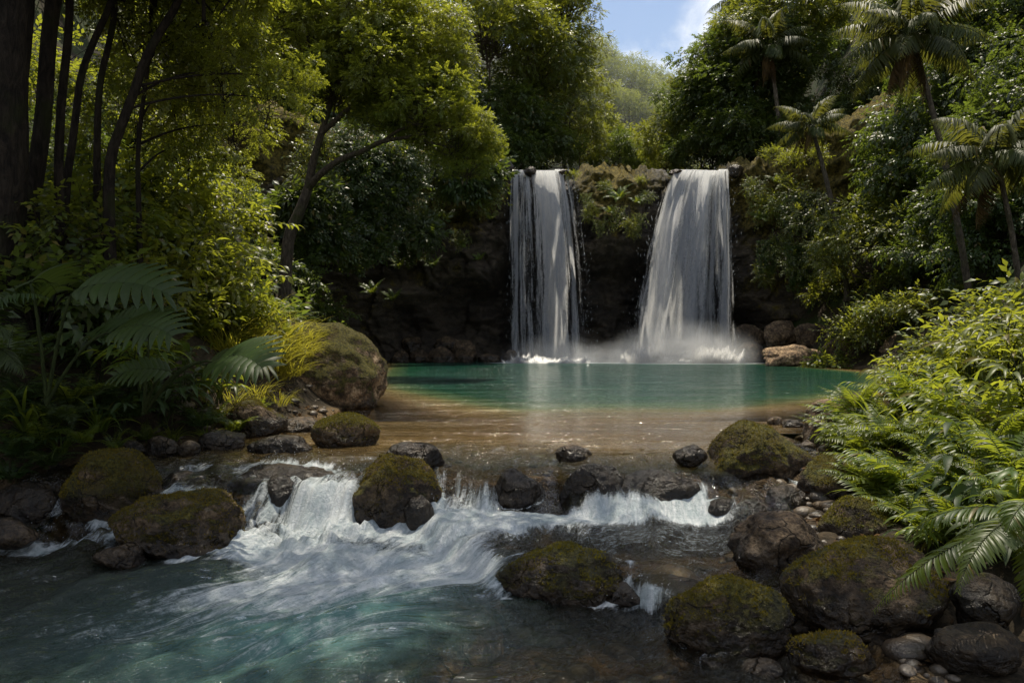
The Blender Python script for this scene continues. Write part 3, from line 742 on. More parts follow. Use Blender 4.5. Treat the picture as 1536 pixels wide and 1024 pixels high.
def rock_mesh(seed, hx, hy, hz, sub=5, rough=.09, cut=12, sink=.35, tilt=0.):
    """boulder with half widths hx, hy and height hz over its waterline, origin at the waterline"""
    rng = np.random.default_rng(seed)
    p, f = ico(sub); p = p.copy()
    for k in range(cut):
        n = rng.normal(size=3); n[2] = n[2]*.8+.1; n /= np.linalg.norm(n)
        d = rng.uniform(.66, .93)
        e = p@n-d
        w = .06
        p -= np.outer(np.where(e > 0, e-w*(1-np.exp(-np.maximum(e, 0)/w)), 0)*.92, n)
    o = seed*3.7
    n0 = fbm(p[:, 0]*1.1+o, p[:, 1]*1.1, p[:, 2]*1.1, 3, seed % 97)
    n1 = fbm(p[:, 0]*3+o, p[:, 1]*3, p[:, 2]*3, 4, seed % 89)
    n2 = fbm(p[:, 0]*9+o, p[:, 1]*9, p[:, 2]*9, 4, seed % 83)
    r = 1+.20*n0+rough*n1+rough*.38*n2-rough*.5*np.maximum(0, n1*1.5-.35)
    p = p*r[:, None]
    lo, hi = p.min(0), p.max(0)
    q = (p-(lo+hi)/2)/((hi-lo)/2)
    a = tilt; q = np.stack([q[:, 0]*math.cos(a)-q[:, 2]*math.sin(a), q[:, 1], q[:, 0]*math.sin(a)+q[:, 2]*math.cos(a)], 1)
    lo, hi = q.min(0), q.max(0)
    q = (q-(lo+hi)/2)/((hi-lo)/2)
    H = hz*(1+sink)
    v = np.stack([q[:, 0]*hx, q[:, 1]*hy, (q[:, 2]+1)/2*H-hz*sink], 1)
    return v, f

ROCKS = []     # foot ellipses, for the foam collars
def rock(box, lv, seed, label, moss=.5, wet=.08, lit=1., dep=.8, sub=5, cat='boulder', group=None, D=None, tilt=0., sink=.4, rough=.09, cut=12, name='boulder', hscale=1.):
    x0, y0, x1, y1 = box
    D = D or (CAMZ-lv)*FPX/(y1-512)
    hx = (x1-x0)/2/FPX*D
    hy = hx*dep; Dc = D+hy*.8
    hx = (x1-x0)/2/FPX*Dc*.99; hy = hx*dep
    cx = ((x0+x1)/2-768)/FPX*Dc
    top = CAMZ+(512-y0)/FPX*Dc; hz = max(top-lv, .04)
    hz *= hscale
    v, f = rock_mesh(seed, hx, hy, hz, sub, rough, cut, sink, tilt)
    o = link(name, mesh(name, v, f, [MAT['rock']]), loc=(cx, Dc, lv))
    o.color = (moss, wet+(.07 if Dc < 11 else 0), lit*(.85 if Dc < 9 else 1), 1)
    tag(o, label, cat, group)
    if hx > .22 and moss > .35 and Dc < 15 and sub >= 5: moss_coat(o, v, f, moss, seed)
    if Dc < 11: ROCKS.append((cx, Dc, hx, hy))
    return o

def moss_coat(o, v, f, amount, seed):
    """tufts of real moss on the upper faces, a part of its boulder"""
    rng = np.random.default_rng(seed+900)
    a, b, c = v[f[:, 0]], v[f[:, 1]], v[f[:, 2]]
    n = np.cross(b-a, c-a); ar = np.linalg.norm(n, axis=1)/2; n = n/(2*ar[:, None]+1e-12); m = (a+b+c)/3
    mask = smooth(.0, .35, n[:, 2]*.55+.75*fbm(m[:, 0]*3+seed, m[:, 1]*3, m[:, 2]*3, 4, 7)+.55*(amount-1.05)+.25*fbm(m[:, 0]*14, m[:, 1]*14, m[:, 2]*14, 3, 8))*(m[:, 2] > .06)
    w = ar*mask
    if w.sum()*9000 < 400: return
    N = int(min(5200, w.sum()*9000)); i = rng.choice(len(f), N, p=w/w.sum())
    r1 = np.sqrt(rng.random(N)); r2 = rng.random(N)
    p = a[i]*(1-r1)[:, None]+b[i]*(r1*(1-r2))[:, None]+c[i]*(r1*r2)[:, None]
    tv = np.array([[-.3, 0, 0], [.3, 0, 0], [0, 1., .12]]); tf = np.array([[0, 1, 2]])
    d = n[i]*.7+rng.normal(0, .55, (N, 3)); up = rng.normal(size=(N, 3))
    vv, ff = scatter(tv, tf, frames(d, up)*rng.uniform(.010, .026, N)[:, None, None], p-n[i]*.002)
    link('moss', mesh('moss', vv, ff, [MAT['moss']], smooth_sh=False), o)

def build_rocks():
    W = 'wet'
    # the big ones
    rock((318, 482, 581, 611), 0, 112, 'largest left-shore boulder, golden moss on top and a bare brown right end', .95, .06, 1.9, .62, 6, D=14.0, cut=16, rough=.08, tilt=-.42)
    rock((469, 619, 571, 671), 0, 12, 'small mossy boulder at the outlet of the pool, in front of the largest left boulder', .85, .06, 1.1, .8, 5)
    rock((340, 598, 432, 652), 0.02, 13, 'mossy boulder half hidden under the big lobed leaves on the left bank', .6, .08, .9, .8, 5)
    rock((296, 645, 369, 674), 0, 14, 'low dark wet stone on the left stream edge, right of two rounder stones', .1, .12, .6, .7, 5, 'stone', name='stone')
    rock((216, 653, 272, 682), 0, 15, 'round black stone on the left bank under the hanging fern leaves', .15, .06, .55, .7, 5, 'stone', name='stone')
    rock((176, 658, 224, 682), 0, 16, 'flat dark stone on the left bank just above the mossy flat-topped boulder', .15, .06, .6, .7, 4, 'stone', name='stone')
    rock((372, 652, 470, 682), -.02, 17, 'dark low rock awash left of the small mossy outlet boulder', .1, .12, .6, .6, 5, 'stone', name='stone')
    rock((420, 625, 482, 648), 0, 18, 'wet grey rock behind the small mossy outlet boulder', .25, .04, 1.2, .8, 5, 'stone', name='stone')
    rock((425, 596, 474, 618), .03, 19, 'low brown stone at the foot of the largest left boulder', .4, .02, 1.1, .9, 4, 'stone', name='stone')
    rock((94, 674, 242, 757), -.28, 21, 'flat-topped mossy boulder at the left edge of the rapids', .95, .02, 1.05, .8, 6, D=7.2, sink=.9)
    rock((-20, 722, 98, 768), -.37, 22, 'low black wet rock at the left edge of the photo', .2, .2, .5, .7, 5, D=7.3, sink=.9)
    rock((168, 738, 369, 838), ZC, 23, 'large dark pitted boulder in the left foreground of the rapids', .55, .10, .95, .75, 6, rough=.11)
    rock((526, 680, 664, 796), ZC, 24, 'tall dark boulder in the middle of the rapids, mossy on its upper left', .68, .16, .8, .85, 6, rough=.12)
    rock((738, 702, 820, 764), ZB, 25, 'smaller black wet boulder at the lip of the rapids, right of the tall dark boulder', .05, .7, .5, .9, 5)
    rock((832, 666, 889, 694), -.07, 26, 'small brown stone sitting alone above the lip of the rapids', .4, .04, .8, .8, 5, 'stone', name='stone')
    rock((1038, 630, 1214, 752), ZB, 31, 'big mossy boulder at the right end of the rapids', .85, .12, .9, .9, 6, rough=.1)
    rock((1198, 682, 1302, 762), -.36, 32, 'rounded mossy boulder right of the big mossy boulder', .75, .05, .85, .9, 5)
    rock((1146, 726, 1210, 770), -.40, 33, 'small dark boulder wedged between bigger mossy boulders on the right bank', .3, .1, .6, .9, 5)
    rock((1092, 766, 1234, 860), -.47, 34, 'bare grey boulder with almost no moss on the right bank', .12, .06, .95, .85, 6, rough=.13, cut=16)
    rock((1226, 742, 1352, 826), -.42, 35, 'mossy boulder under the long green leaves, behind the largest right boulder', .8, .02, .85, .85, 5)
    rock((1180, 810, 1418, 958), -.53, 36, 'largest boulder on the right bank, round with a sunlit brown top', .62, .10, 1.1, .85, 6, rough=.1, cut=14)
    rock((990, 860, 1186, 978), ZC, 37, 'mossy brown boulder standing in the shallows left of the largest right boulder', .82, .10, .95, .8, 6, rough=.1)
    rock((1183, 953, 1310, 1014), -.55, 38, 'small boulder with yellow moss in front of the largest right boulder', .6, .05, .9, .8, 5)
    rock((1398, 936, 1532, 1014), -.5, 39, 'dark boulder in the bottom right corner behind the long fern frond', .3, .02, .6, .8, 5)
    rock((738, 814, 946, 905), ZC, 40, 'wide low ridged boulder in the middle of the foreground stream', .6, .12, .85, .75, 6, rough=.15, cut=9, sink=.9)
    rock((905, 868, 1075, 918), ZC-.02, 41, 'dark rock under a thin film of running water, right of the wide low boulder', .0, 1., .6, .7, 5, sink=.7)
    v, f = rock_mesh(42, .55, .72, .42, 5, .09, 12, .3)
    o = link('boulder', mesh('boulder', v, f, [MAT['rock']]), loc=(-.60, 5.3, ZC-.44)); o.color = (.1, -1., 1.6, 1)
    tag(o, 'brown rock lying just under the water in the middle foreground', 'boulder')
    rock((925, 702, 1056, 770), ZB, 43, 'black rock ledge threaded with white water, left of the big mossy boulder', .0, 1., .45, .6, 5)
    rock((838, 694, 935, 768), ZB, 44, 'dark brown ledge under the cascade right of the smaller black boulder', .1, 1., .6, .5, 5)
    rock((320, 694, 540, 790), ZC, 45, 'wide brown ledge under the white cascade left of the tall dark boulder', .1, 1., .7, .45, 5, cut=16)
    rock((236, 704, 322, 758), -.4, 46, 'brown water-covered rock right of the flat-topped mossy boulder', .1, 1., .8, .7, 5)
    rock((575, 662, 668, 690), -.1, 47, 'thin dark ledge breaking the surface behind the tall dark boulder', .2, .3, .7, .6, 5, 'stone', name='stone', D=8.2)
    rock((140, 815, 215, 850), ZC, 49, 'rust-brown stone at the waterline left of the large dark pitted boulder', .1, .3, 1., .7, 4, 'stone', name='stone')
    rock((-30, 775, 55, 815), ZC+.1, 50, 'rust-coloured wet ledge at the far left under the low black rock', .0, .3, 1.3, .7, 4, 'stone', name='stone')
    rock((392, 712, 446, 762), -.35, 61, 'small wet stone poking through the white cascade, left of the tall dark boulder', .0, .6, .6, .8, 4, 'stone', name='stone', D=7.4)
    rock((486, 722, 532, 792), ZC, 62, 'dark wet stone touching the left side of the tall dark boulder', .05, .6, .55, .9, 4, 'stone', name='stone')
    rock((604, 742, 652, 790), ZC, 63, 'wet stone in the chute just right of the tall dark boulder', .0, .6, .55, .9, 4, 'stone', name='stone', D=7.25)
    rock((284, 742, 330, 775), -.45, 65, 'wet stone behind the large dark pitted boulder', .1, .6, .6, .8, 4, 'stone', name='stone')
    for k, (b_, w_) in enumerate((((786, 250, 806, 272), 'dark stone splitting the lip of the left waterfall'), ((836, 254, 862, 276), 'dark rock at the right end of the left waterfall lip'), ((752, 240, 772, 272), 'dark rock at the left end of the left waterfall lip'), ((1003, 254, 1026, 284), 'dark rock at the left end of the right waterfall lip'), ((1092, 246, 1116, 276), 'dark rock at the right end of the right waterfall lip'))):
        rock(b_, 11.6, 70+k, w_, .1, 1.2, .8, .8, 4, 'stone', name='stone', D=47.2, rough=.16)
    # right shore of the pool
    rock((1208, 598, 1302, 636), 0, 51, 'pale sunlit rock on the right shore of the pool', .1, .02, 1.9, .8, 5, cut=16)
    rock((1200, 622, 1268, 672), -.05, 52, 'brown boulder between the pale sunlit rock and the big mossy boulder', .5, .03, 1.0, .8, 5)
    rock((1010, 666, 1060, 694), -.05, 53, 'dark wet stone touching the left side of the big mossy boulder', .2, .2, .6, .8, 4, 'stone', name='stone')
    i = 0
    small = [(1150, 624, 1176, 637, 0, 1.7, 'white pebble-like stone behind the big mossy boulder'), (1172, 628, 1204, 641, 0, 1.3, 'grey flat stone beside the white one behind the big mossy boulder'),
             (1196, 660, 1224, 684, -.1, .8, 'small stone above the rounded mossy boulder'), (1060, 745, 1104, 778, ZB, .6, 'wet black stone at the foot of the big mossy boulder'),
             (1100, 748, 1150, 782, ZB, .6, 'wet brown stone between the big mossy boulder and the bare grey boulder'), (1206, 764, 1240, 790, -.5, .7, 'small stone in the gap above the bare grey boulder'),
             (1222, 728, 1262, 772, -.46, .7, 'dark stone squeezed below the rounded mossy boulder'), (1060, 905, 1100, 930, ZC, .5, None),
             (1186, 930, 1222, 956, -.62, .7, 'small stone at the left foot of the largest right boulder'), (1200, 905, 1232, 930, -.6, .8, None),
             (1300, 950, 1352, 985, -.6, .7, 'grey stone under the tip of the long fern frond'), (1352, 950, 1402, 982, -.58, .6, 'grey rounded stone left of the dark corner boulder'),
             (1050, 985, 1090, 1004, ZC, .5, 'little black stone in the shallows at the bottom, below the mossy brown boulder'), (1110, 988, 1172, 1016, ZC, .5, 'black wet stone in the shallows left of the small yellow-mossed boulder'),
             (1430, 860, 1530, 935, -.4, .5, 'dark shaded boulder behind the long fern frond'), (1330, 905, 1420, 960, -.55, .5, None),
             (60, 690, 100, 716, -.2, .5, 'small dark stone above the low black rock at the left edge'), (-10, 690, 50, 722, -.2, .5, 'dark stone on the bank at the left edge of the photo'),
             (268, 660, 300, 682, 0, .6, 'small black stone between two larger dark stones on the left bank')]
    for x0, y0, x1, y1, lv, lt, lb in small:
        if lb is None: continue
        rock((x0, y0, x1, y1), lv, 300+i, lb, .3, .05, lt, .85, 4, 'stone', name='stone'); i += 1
    # far shores
    far = [((1143, 516, 1237, 552), 38.2, 'pale glistening rock outcrop on the far right shore', .0, 2.3, 20), ((1236, 496, 1326, 553), 37, 'dark brown boulder on the far right shore below the pale leafy bush', .2, 1.0, 12),
           ((1312, 497, 1412, 556), 34, 'smooth brown boulder on the far right shore behind the right plants', .1, 1.3, 8), ((1144, 480, 1196, 516), 43, 'grey boulder above the glistening outcrop on the far right shore', .1, 1.2, 12),
           ((1098, 512, 1150, 548), 44.5, 'dark boulder beside the foot of the right waterfall', .0, .8, 12), ((1190, 484, 1240, 522), 41.5, 'shaded boulder left of the pale leafy bush', .1, .8, 12),
           ((1100, 486, 1150, 520), 46, 'upper dark boulder right of the right waterfall', .1, .8, 12), ((1400, 480, 1475, 545), 30, 'shaded brown boulder at the far right behind the tall leaves', .2, .8, 10)]
    for k, (b, D, lb, ms, lt, ct) in enumerate(far):
        rock(b, max(-.1, CAMZ+(512-b[3])/FPX*D), 400+k, lb, ms, .15, lt, .7, 5, D=D, cut=ct+8, group=None, rough=.16)
    cave = [(585, 518, 618, 543, 'at the left end of the rubble'), (612, 510, 650, 541, 'golden-topped'), (640, 516, 684, 541, 'low wide'), (676, 500, 716, 540, 'tall dark'), (716, 518, 756, 541, 'next to the left waterfall'),
            (600, 498, 634, 520, 'upper left'), (650, 488, 690, 516, 'upper middle'), (752, 522, 778, 542, 'at the foot of the left waterfall'), (890, 516, 930, 541, 'between the falls')]
    for k, (x0, y0, x1, y1, w) in enumerate(cave):
        lb = {'at the left end of the rubble': 'brown boulder at the left end of the rubble under the dark overhang', 'golden-topped': 'rounded tan boulder at the water edge under the dark overhang', 'low wide': 'low wide boulder at the water edge under the dark overhang',
              'tall dark': 'tallest dark boulder in the rubble under the overhang', 'next to the left waterfall': 'dark boulder just left of the foot of the left waterfall', 'upper left': 'boulder at the upper left of the rubble under the overhang',
              'upper middle': 'boulder set back above the middle of the rubble under the overhang', 'at the foot of the left waterfall': 'small black boulder at the very foot of the left waterfall', 'between the falls': 'black boulder at the water edge between the two waterfalls'}[w]
        rock((x0, y0, x1, y1), -.05 if y1 > 535 else .8, 500+k, lb, .3, .35, .75, [.8, 1.1, .7, 1.][k % 4], 5, D=45.5 if y1 > 535 else 47., cut=20, rough=.16, sink=.8, hscale=[.75, .6, .9, .8, .55][k % 5], tilt=[.2, -.25, .1, -.15][k % 4])
# ------------------------------------------------------------------ plants: leaf and twig templates
def leaf_t(w=.22, droop=.12, fold=.06, detail=False):
    """leaf of length 1 along +Y"""
    if not detail:
        v = np.array([[0, 0, 0], [0, .5, .02], [-w, .42, fold], [w, .42, fold], [0, 1, -droop]])
        f = np.array([[0, 1, 2], [2, 1, 4], [0, 3, 1], [3, 4, 1]])
    else:
        ys = np.array([0, .12, .3, .52, .75, .92, 1.0]); ws = w*np.array([.1, .62, .98, 1., .72, .3, 0.02])
        zs = .06*np.sin(ys*3)-droop*ys**2*1.6
        v = []; f = []
        for y, ww, z in zip(ys, ws, zs): v += [[-ww, y, z+fold*ww/w], [0, y, z], [ww, y, z+fold*ww/w]]
        for i in range(len(ys)-1):
            a = i*3
            f += [[a, a+1, a+3], [a+1, a+4, a+3], [a+1, a+2, a+4], [a+2, a+5, a+4]]
        v = np.array(v); f = np.array(f)
    return v, f

def twig_t(seed, n=9, leaf=.14, w=.24, length=.55, spread=60, droop=.15, curl=.25, detail=False):
    """spray of alternate leaves along a curved twig"""
    rng = np.random.default_rng(seed)
    lv, lf = leaf_t(w, droop, .06, detail)
    t = np.linspace(.12, 1, n)
    P = np.stack([.03*np.sin(t*6+seed), t*length, -curl*length*t**2], 1)
    side = np.where(np.arange(n) % 2 == 0, 1., -1.)
    a = np.radians(spread*(1-.75*t**3))*side+rng.normal(0, .15, n)
    d = np.stack([np.sin(a), np.cos(a), -.25-.5*curl*t+rng.normal(0, .18, n)], 1)
    up = np.stack([rng.normal(0, .3, n), rng.normal(0, .3, n), np.ones(n)], 1)
    s = leaf*rng.uniform(.75, 1.15, n)
    Mx = frames(d, up)*s[:, None, None]
    v, f = scatter(lv, lf, Mx, P)
    st = np.stack([P[:, 0], P[:, 1], P[:, 2]], 1)
    tv, tf = tube(np.concatenate([[[0, 0, 0]], st[2::3]]), np.linspace(.006, .0025, 1+len(st[2::3])), 3)
    return v, f, tv, tris_of(tf)

def rand_dirs(rng, n):
    d = rng.normal(size=(n, 3)); return d/np.linalg.norm(d, axis=1, keepdims=True)

def crown_mesh(name, seed, mats, clumps=60, rad=(4, 4, 3.2), cr=(.9, 1.5), twigs=30, leaf=.15, w=.25, tw_len=.55, droop=.35, n=9, hollow=.55, limb=.05, lower=-.5, limbs=True):
    rng = np.random.default_rng(seed)
    G = Geo(); T = [twig_t(seed*10+k, n, leaf, w, tw_len, 62, .15, .2+.15*k/3) for k in range(4)]
    rad = np.array(rad)
    base = np.array([0, 0, -rad[2]*.85])
    pts = []
    tries = 0
    while len(pts) < clumps and tries < 4000:
        tries += 1
        d = rand_dirs(rng, 1)[0]
        if d[2] < lower: continue
        r = rng.uniform(hollow, 1)*(1+.22*math.sin(3*math.atan2(d[1], d[0])+seed)*.8)
        c = d*rad*r
        if all(np.linalg.norm((c-p)/rad) > .22 for p in pts): pts.append(c)
    if limbs:
        v, f = tube(np.array([[0, 0, -rad[2]*.95], [.05*rad[0], 0, -rad[2]*.4], [-.03*rad[0], .04*rad[0], rad[2]*.2]]), np.array([limb*rad[0]*.42, limb*rad[0]*.34, limb*rad[0]*.15]), 6); G.add(v, f, 1)
    for c in pts:
        r = rng.uniform(*cr)
        sq = np.array([1, 1, rng.uniform(.5, .8)])
        k = max(6, int(twigs*(r/np.mean(cr))**2))
        d = rand_dirs(rng, k); d[:, 2] = d[:, 2]*.8+.15
        out_ = c/np.linalg.norm(c/rad)/rad
        d = d+out_*.35; d /= np.linalg.norm(d, axis=1, keepdims=True)
        P = c+d*sq*r*rng.uniform(.35, .95, k)[:, None]
        dd = d.copy(); dd[:, 2] -= droop+rng.normal(0, .2, k)
        up = np.tile([[0, 0, 1.]], (k, 1))+d*.6+np.array([0, -.25, 0])+rng.normal(0, .2, (k, 3))
        Mx = frames(dd, up)*rng.uniform(.75, 1.2, k)[:, None, None]
        which = rng.integers(0, 4, k)
        for q in range(4):
            s = which == q
            if not s.any(): continue
            v, f, tv, tf = T[q]
            a, b = scatter(v, f, Mx[s], P[s]); G.add(a, b, 0)
            a, b = scatter(tv, tf, Mx[s], P[s]); G.add(a, b, 1)
        if limbs:
            b0 = np.array([rng.normal(0, .12*rad[0]), rng.normal(0, .12*rad[0]), rng.uniform(-.8, .1)*rad[2]]); b0[2] = min(b0[2], c[2]-.1*rad[2])
            mid = b0+(c-b0)*.5; mid[2] -= .15*np.linalg.norm(c-b0); mid += rng.normal(0, .25, 3)
            L = np.linalg.norm(c-b0)
            v, f = tube(bez(b0, mid, c, 7), np.linspace(limb*rad[0]*.20, limb*.22, 7), 5); G.add(v, f, 1)
    return G.mesh(name, mats)

def trunk_mesh(name, seed, mat, bend=.12, r=.04):
    """unit-height trunk with a flared foot"""
    rng = np.random.default_rng(seed)
    t = np.linspace(0, 1, 12)
    p = np.stack([bend*np.sin(t*2.2+rng.random()*6)-bend*np.sin(rng.random()*0), bend*.6*np.sin(t*3+seed), t], 1)
    p[:, :2] -= p[0, :2]
    p[:, :2] -= t[:, None]*p[-1, :2]
    rr = r*(1-.5*t)*(1+.9*np.exp(-t*14))
    v, f = tube(p, rr, 9); return mesh(name, v, f, [mat])

def shrub_mesh(name, seed, mats, R_=1., H=1.1, stems=26, leaf=.16, w=.26, twigs=6, n=8, detail=False, tw_len=.5, droop=.3):
    rng = np.random.default_rng(seed); G = Geo()
    T = [twig_t(seed*7+k, n, leaf, w, tw_len, 60, .18, .25, detail) for k in range(3)]
    for s in range(stems):
        a = rng.uniform(0, 6.283); q = math.sqrt(rng.random())
        tip = np.array([math.cos(a)*R_*q, math.sin(a)*R_*q, H*(1-.55*q*q)*rng.uniform(.6, 1.05)])
        st = np.array([math.cos(a)*.12*R_*q, math.sin(a)*.12*R_*q, 0])
        c = bez(st, st+np.array([tip[0]*.35, tip[1]*.35, tip[2]*.9]), tip, 7)
        v, f = tube(c, np.linspace(.014, .005, 7), 4); G.add(v, f, 1)
        tt = np.linspace(.4, 1, twigs)
        ix = np.minimum((tt*6).astype(int), 5); P = c[ix]+(c[ix+1]-c[ix])*(tt*6-ix)[:, None]
        d = c[np.minimum(ix+1, 6)]-c[ix]; d /= np.linalg.norm(d, axis=1, keepdims=True)+1e-9
        d = d*.7+rand_dirs(rng, twigs)*.8; d[:, 2] += .1-droop*.5
        up = np.tile([[0, 0, 1.]], (twigs, 1))+rng.normal(0, .2, (twigs, 3))
        Mx = frames(d, up)*rng.uniform(.7, 1.15, twigs)[:, None, None]
        for i in range(twigs):
            v, f, tv, tf = T[rng.integers(0, 3)]
            a_, b_ = scatter(v, f, Mx[i:i+1], P[i:i+1]); G.add(a_, b_, 0)
            a_, b_ = scatter(tv, tf, Mx[i:i+1], P[i:i+1]); G.add(a_, b_, 1)
    return G.mesh(name, mats)

def frond_geo(L=1., pairs=24, pin=.16, w=.028, arch=.5, lean=55, sweep=65, seed=0, droop=.2, rach=.006, detail=False, taper=.35, G=None, az=0., base=(0, 0, 0), rise=None, mi=(0, 1)):
    """one pinnate frond leaving the base towards azimuth az: rises, then arches over"""
    rng = np.random.default_rng(seed); G = G or Geo()
    el0 = R(lean); n = 14
    el = el0-(arch*3.0)*np.linspace(0, 1, n)**1.3
    seg = L/(n-1)
    h = np.array([math.cos(az), math.sin(az), 0])
    pts = [np.array(base, float)]
    side = np.array([-math.sin(az), math.cos(az), 0]); tw = rng.normal(0, .12)
    for i in range(n-1): pts.append(pts[-1]+seg*(h*math.cos(el[i])+np.array([0, 0, math.sin(el[i])])+side*tw*i/n))
    pts = np.array(pts); tan = np.gradient(pts, axis=0); tan /= np.linalg.norm(tan, axis=1, keepdims=True)
    v, f = tube(pts, np.linspace(rach, rach*.25, n), 4); G.add(v, f, mi[1])
    t = np.linspace(.14, .99, pairs); ix = np.minimum((t*(n-1)).astype(int), n-2); fr = (t*(n-1)-ix)[:, None]
    P = pts[ix]*(1-fr)+pts[ix+1]*fr; D = tan[ix]*(1-fr)+tan[ix+1]*fr
    S = np.cross(D, np.cross(D, np.array([0, 0, 1.]))); S = np.cross(D, [0, 0, 1.]); S /= np.linalg.norm(S, axis=1, keepdims=True)+1e-9
    U = np.cross(S, D)
    ln = pin*np.clip(np.sin(np.pi*(taper*.5+(1-taper*.5)*t**.8*.98+.02)), .12, 1)**.8
    lv, lf = leaf_t(w/pin*.5 if True else w, droop, .02, detail)
    for s in (1, -1):
        a = R(sweep)*(1-.45*t**2)+rng.normal(0, .06, pairs)
        d = D*np.cos(a)[:, None]+S*(s*np.sin(a))[:, None]-U*(.12+rng.normal(0, .1, pairs))[:, None]
        d[:, 2] -= droop*.5
        Mx = frames(d, U+rng.normal(0, .12, U.shape)); Mx = Mx*ln[:, None, None]
        v, f = scatter(lv, lf, Mx, P); G.add(v, f, mi[0])
    return G

def fern_mesh(name, seed, mats, fronds=11, L=.8, pin=.15, pairs=24, w=.03, arch=.5, detail=False):
    rng = np.random.default_rng(seed); G = Geo()
    for k in range(fronds):
        frond_geo(L*rng.uniform(.7, 1.15), pairs, pin, w, arch*rng.uniform(.7, 1.2), rng.uniform(48, 78), 68, seed*50+k, .15, .005, detail, G=G, az=k*6.283/fronds+rng.normal(0, .25), base=(rng.normal(0, .03), rng.normal(0, .03), 0))
    return G.mesh(name, mats)

def blade(G, rng, L, az, lean, w, bend, base=(0, 0, 0), m=0, n=8):
    el = R(lean)-bend*np.linspace(0, 1, n)**1.2*2.2
    h = np.array([math.cos(az), math.sin(az), 0]); s = np.array([-math.sin(az), math.cos(az), 0])
    p = [np.array(base, float)]
    for i in range(n-1): p.append(p[-1]+L/(n-1)*(h*math.cos(el[i])+np.array([0, 0, math.sin(el[i])])))
    p = np.array(p); t = np.linspace(0, 1, n); ww = w*np.clip(np.sin(np.pi*(.12+.88*t)), .03, 1)*.5
    v = np.stack([p-s*ww[:, None], p-np.array([0, 0, 1])*ww[:, None]*.5, p+s*ww[:, None]], 1).reshape(-1, 3)
    f = []
    for i in range(n-1):
        a = i*3
        f += [[a, a+1, a+4], [a, a+4, a+3], [a+1, a+2, a+5], [a+1, a+5, a+4]]
    G.add(v, np.array(f), m)

def grass_mesh(name, seed, mats, n=90, L=.55, w=.012, R_=.18):
    rng = np.random.default_rng(seed); G = Geo()
    for k in range(n):
        az = rng.uniform(0, 6.283); q = R_*math.sqrt(rng.random())
        blade(G, rng, L*rng.uniform(.5, 1.2), az+rng.normal(0, .5), rng.uniform(45, 88), w*rng.uniform(.6, 1.3), rng.uniform(.4, 1.1), (q*math.cos(az), q*math.sin(az), 0))
    return G.mesh(name, mats)

def lance_plant_mesh(name, seed, mats, stems=15, H=.95, leaf=.33, w=.105, per=10):
    """ginger-like clump: arching stems with long pointed leaves in two ranks"""
    rng = np.random.default_rng(seed); G = Geo(); lv, lf = leaf_t(w, .28, .05, True)
    for s in range(stems):
        az = rng.uniform(0, 6.283); q = rng.uniform(.25, 1)
        tip = np.array([math.cos(az)*H*.75*q, math.sin(az)*H*.75*q, H*rng.uniform(.55, 1.05)*(1-.35*q)])
        c = bez((rng.normal(0, .06), rng.normal(0, .06), 0), (tip[0]*.25, tip[1]*.25, tip[2]*1.0), tip, 9)
        v, f = tube(c, np.linspace(.009, .003, 9), 4); G.add(v, f, 1)
        t = np.linspace(.28, 1, per); ix = np.minimum((t*8).astype(int), 7); fr = (t*8-ix)[:, None]
        P = c[ix]*(1-fr)+c[ix+1]*fr; D = c[ix+1]-c[ix]; D /= np.linalg.norm(D, axis=1, keepdims=True)
        S = np.cross(D, [0, 0, 1.])+rng.normal(0, .15, D.shape); S /= np.linalg.norm(S, axis=1, keepdims=True)+1e-9
        sd = np.where(np.arange(per) % 2 == 0, 1, -1)[:, None]
        a = R(58)*(1-.7*t**4)[:, None]
        d = D*np.cos(a)+S*sd*np.sin(a); d[:, 2] -= .12+.2*rng.random(per)
        Mx = frames(d, np.tile([[0, 0, 1.]], (per, 1))+rng.normal(0, .25, (per, 3)))*(leaf*rng.uniform(.45, 1.25, per)*(1-.25*np.abs(t-.6)))[:, None, None]
        v, f = scatter(lv, lf, Mx, P); G.add(v, f, 0)
    return G.mesh(name, mats)

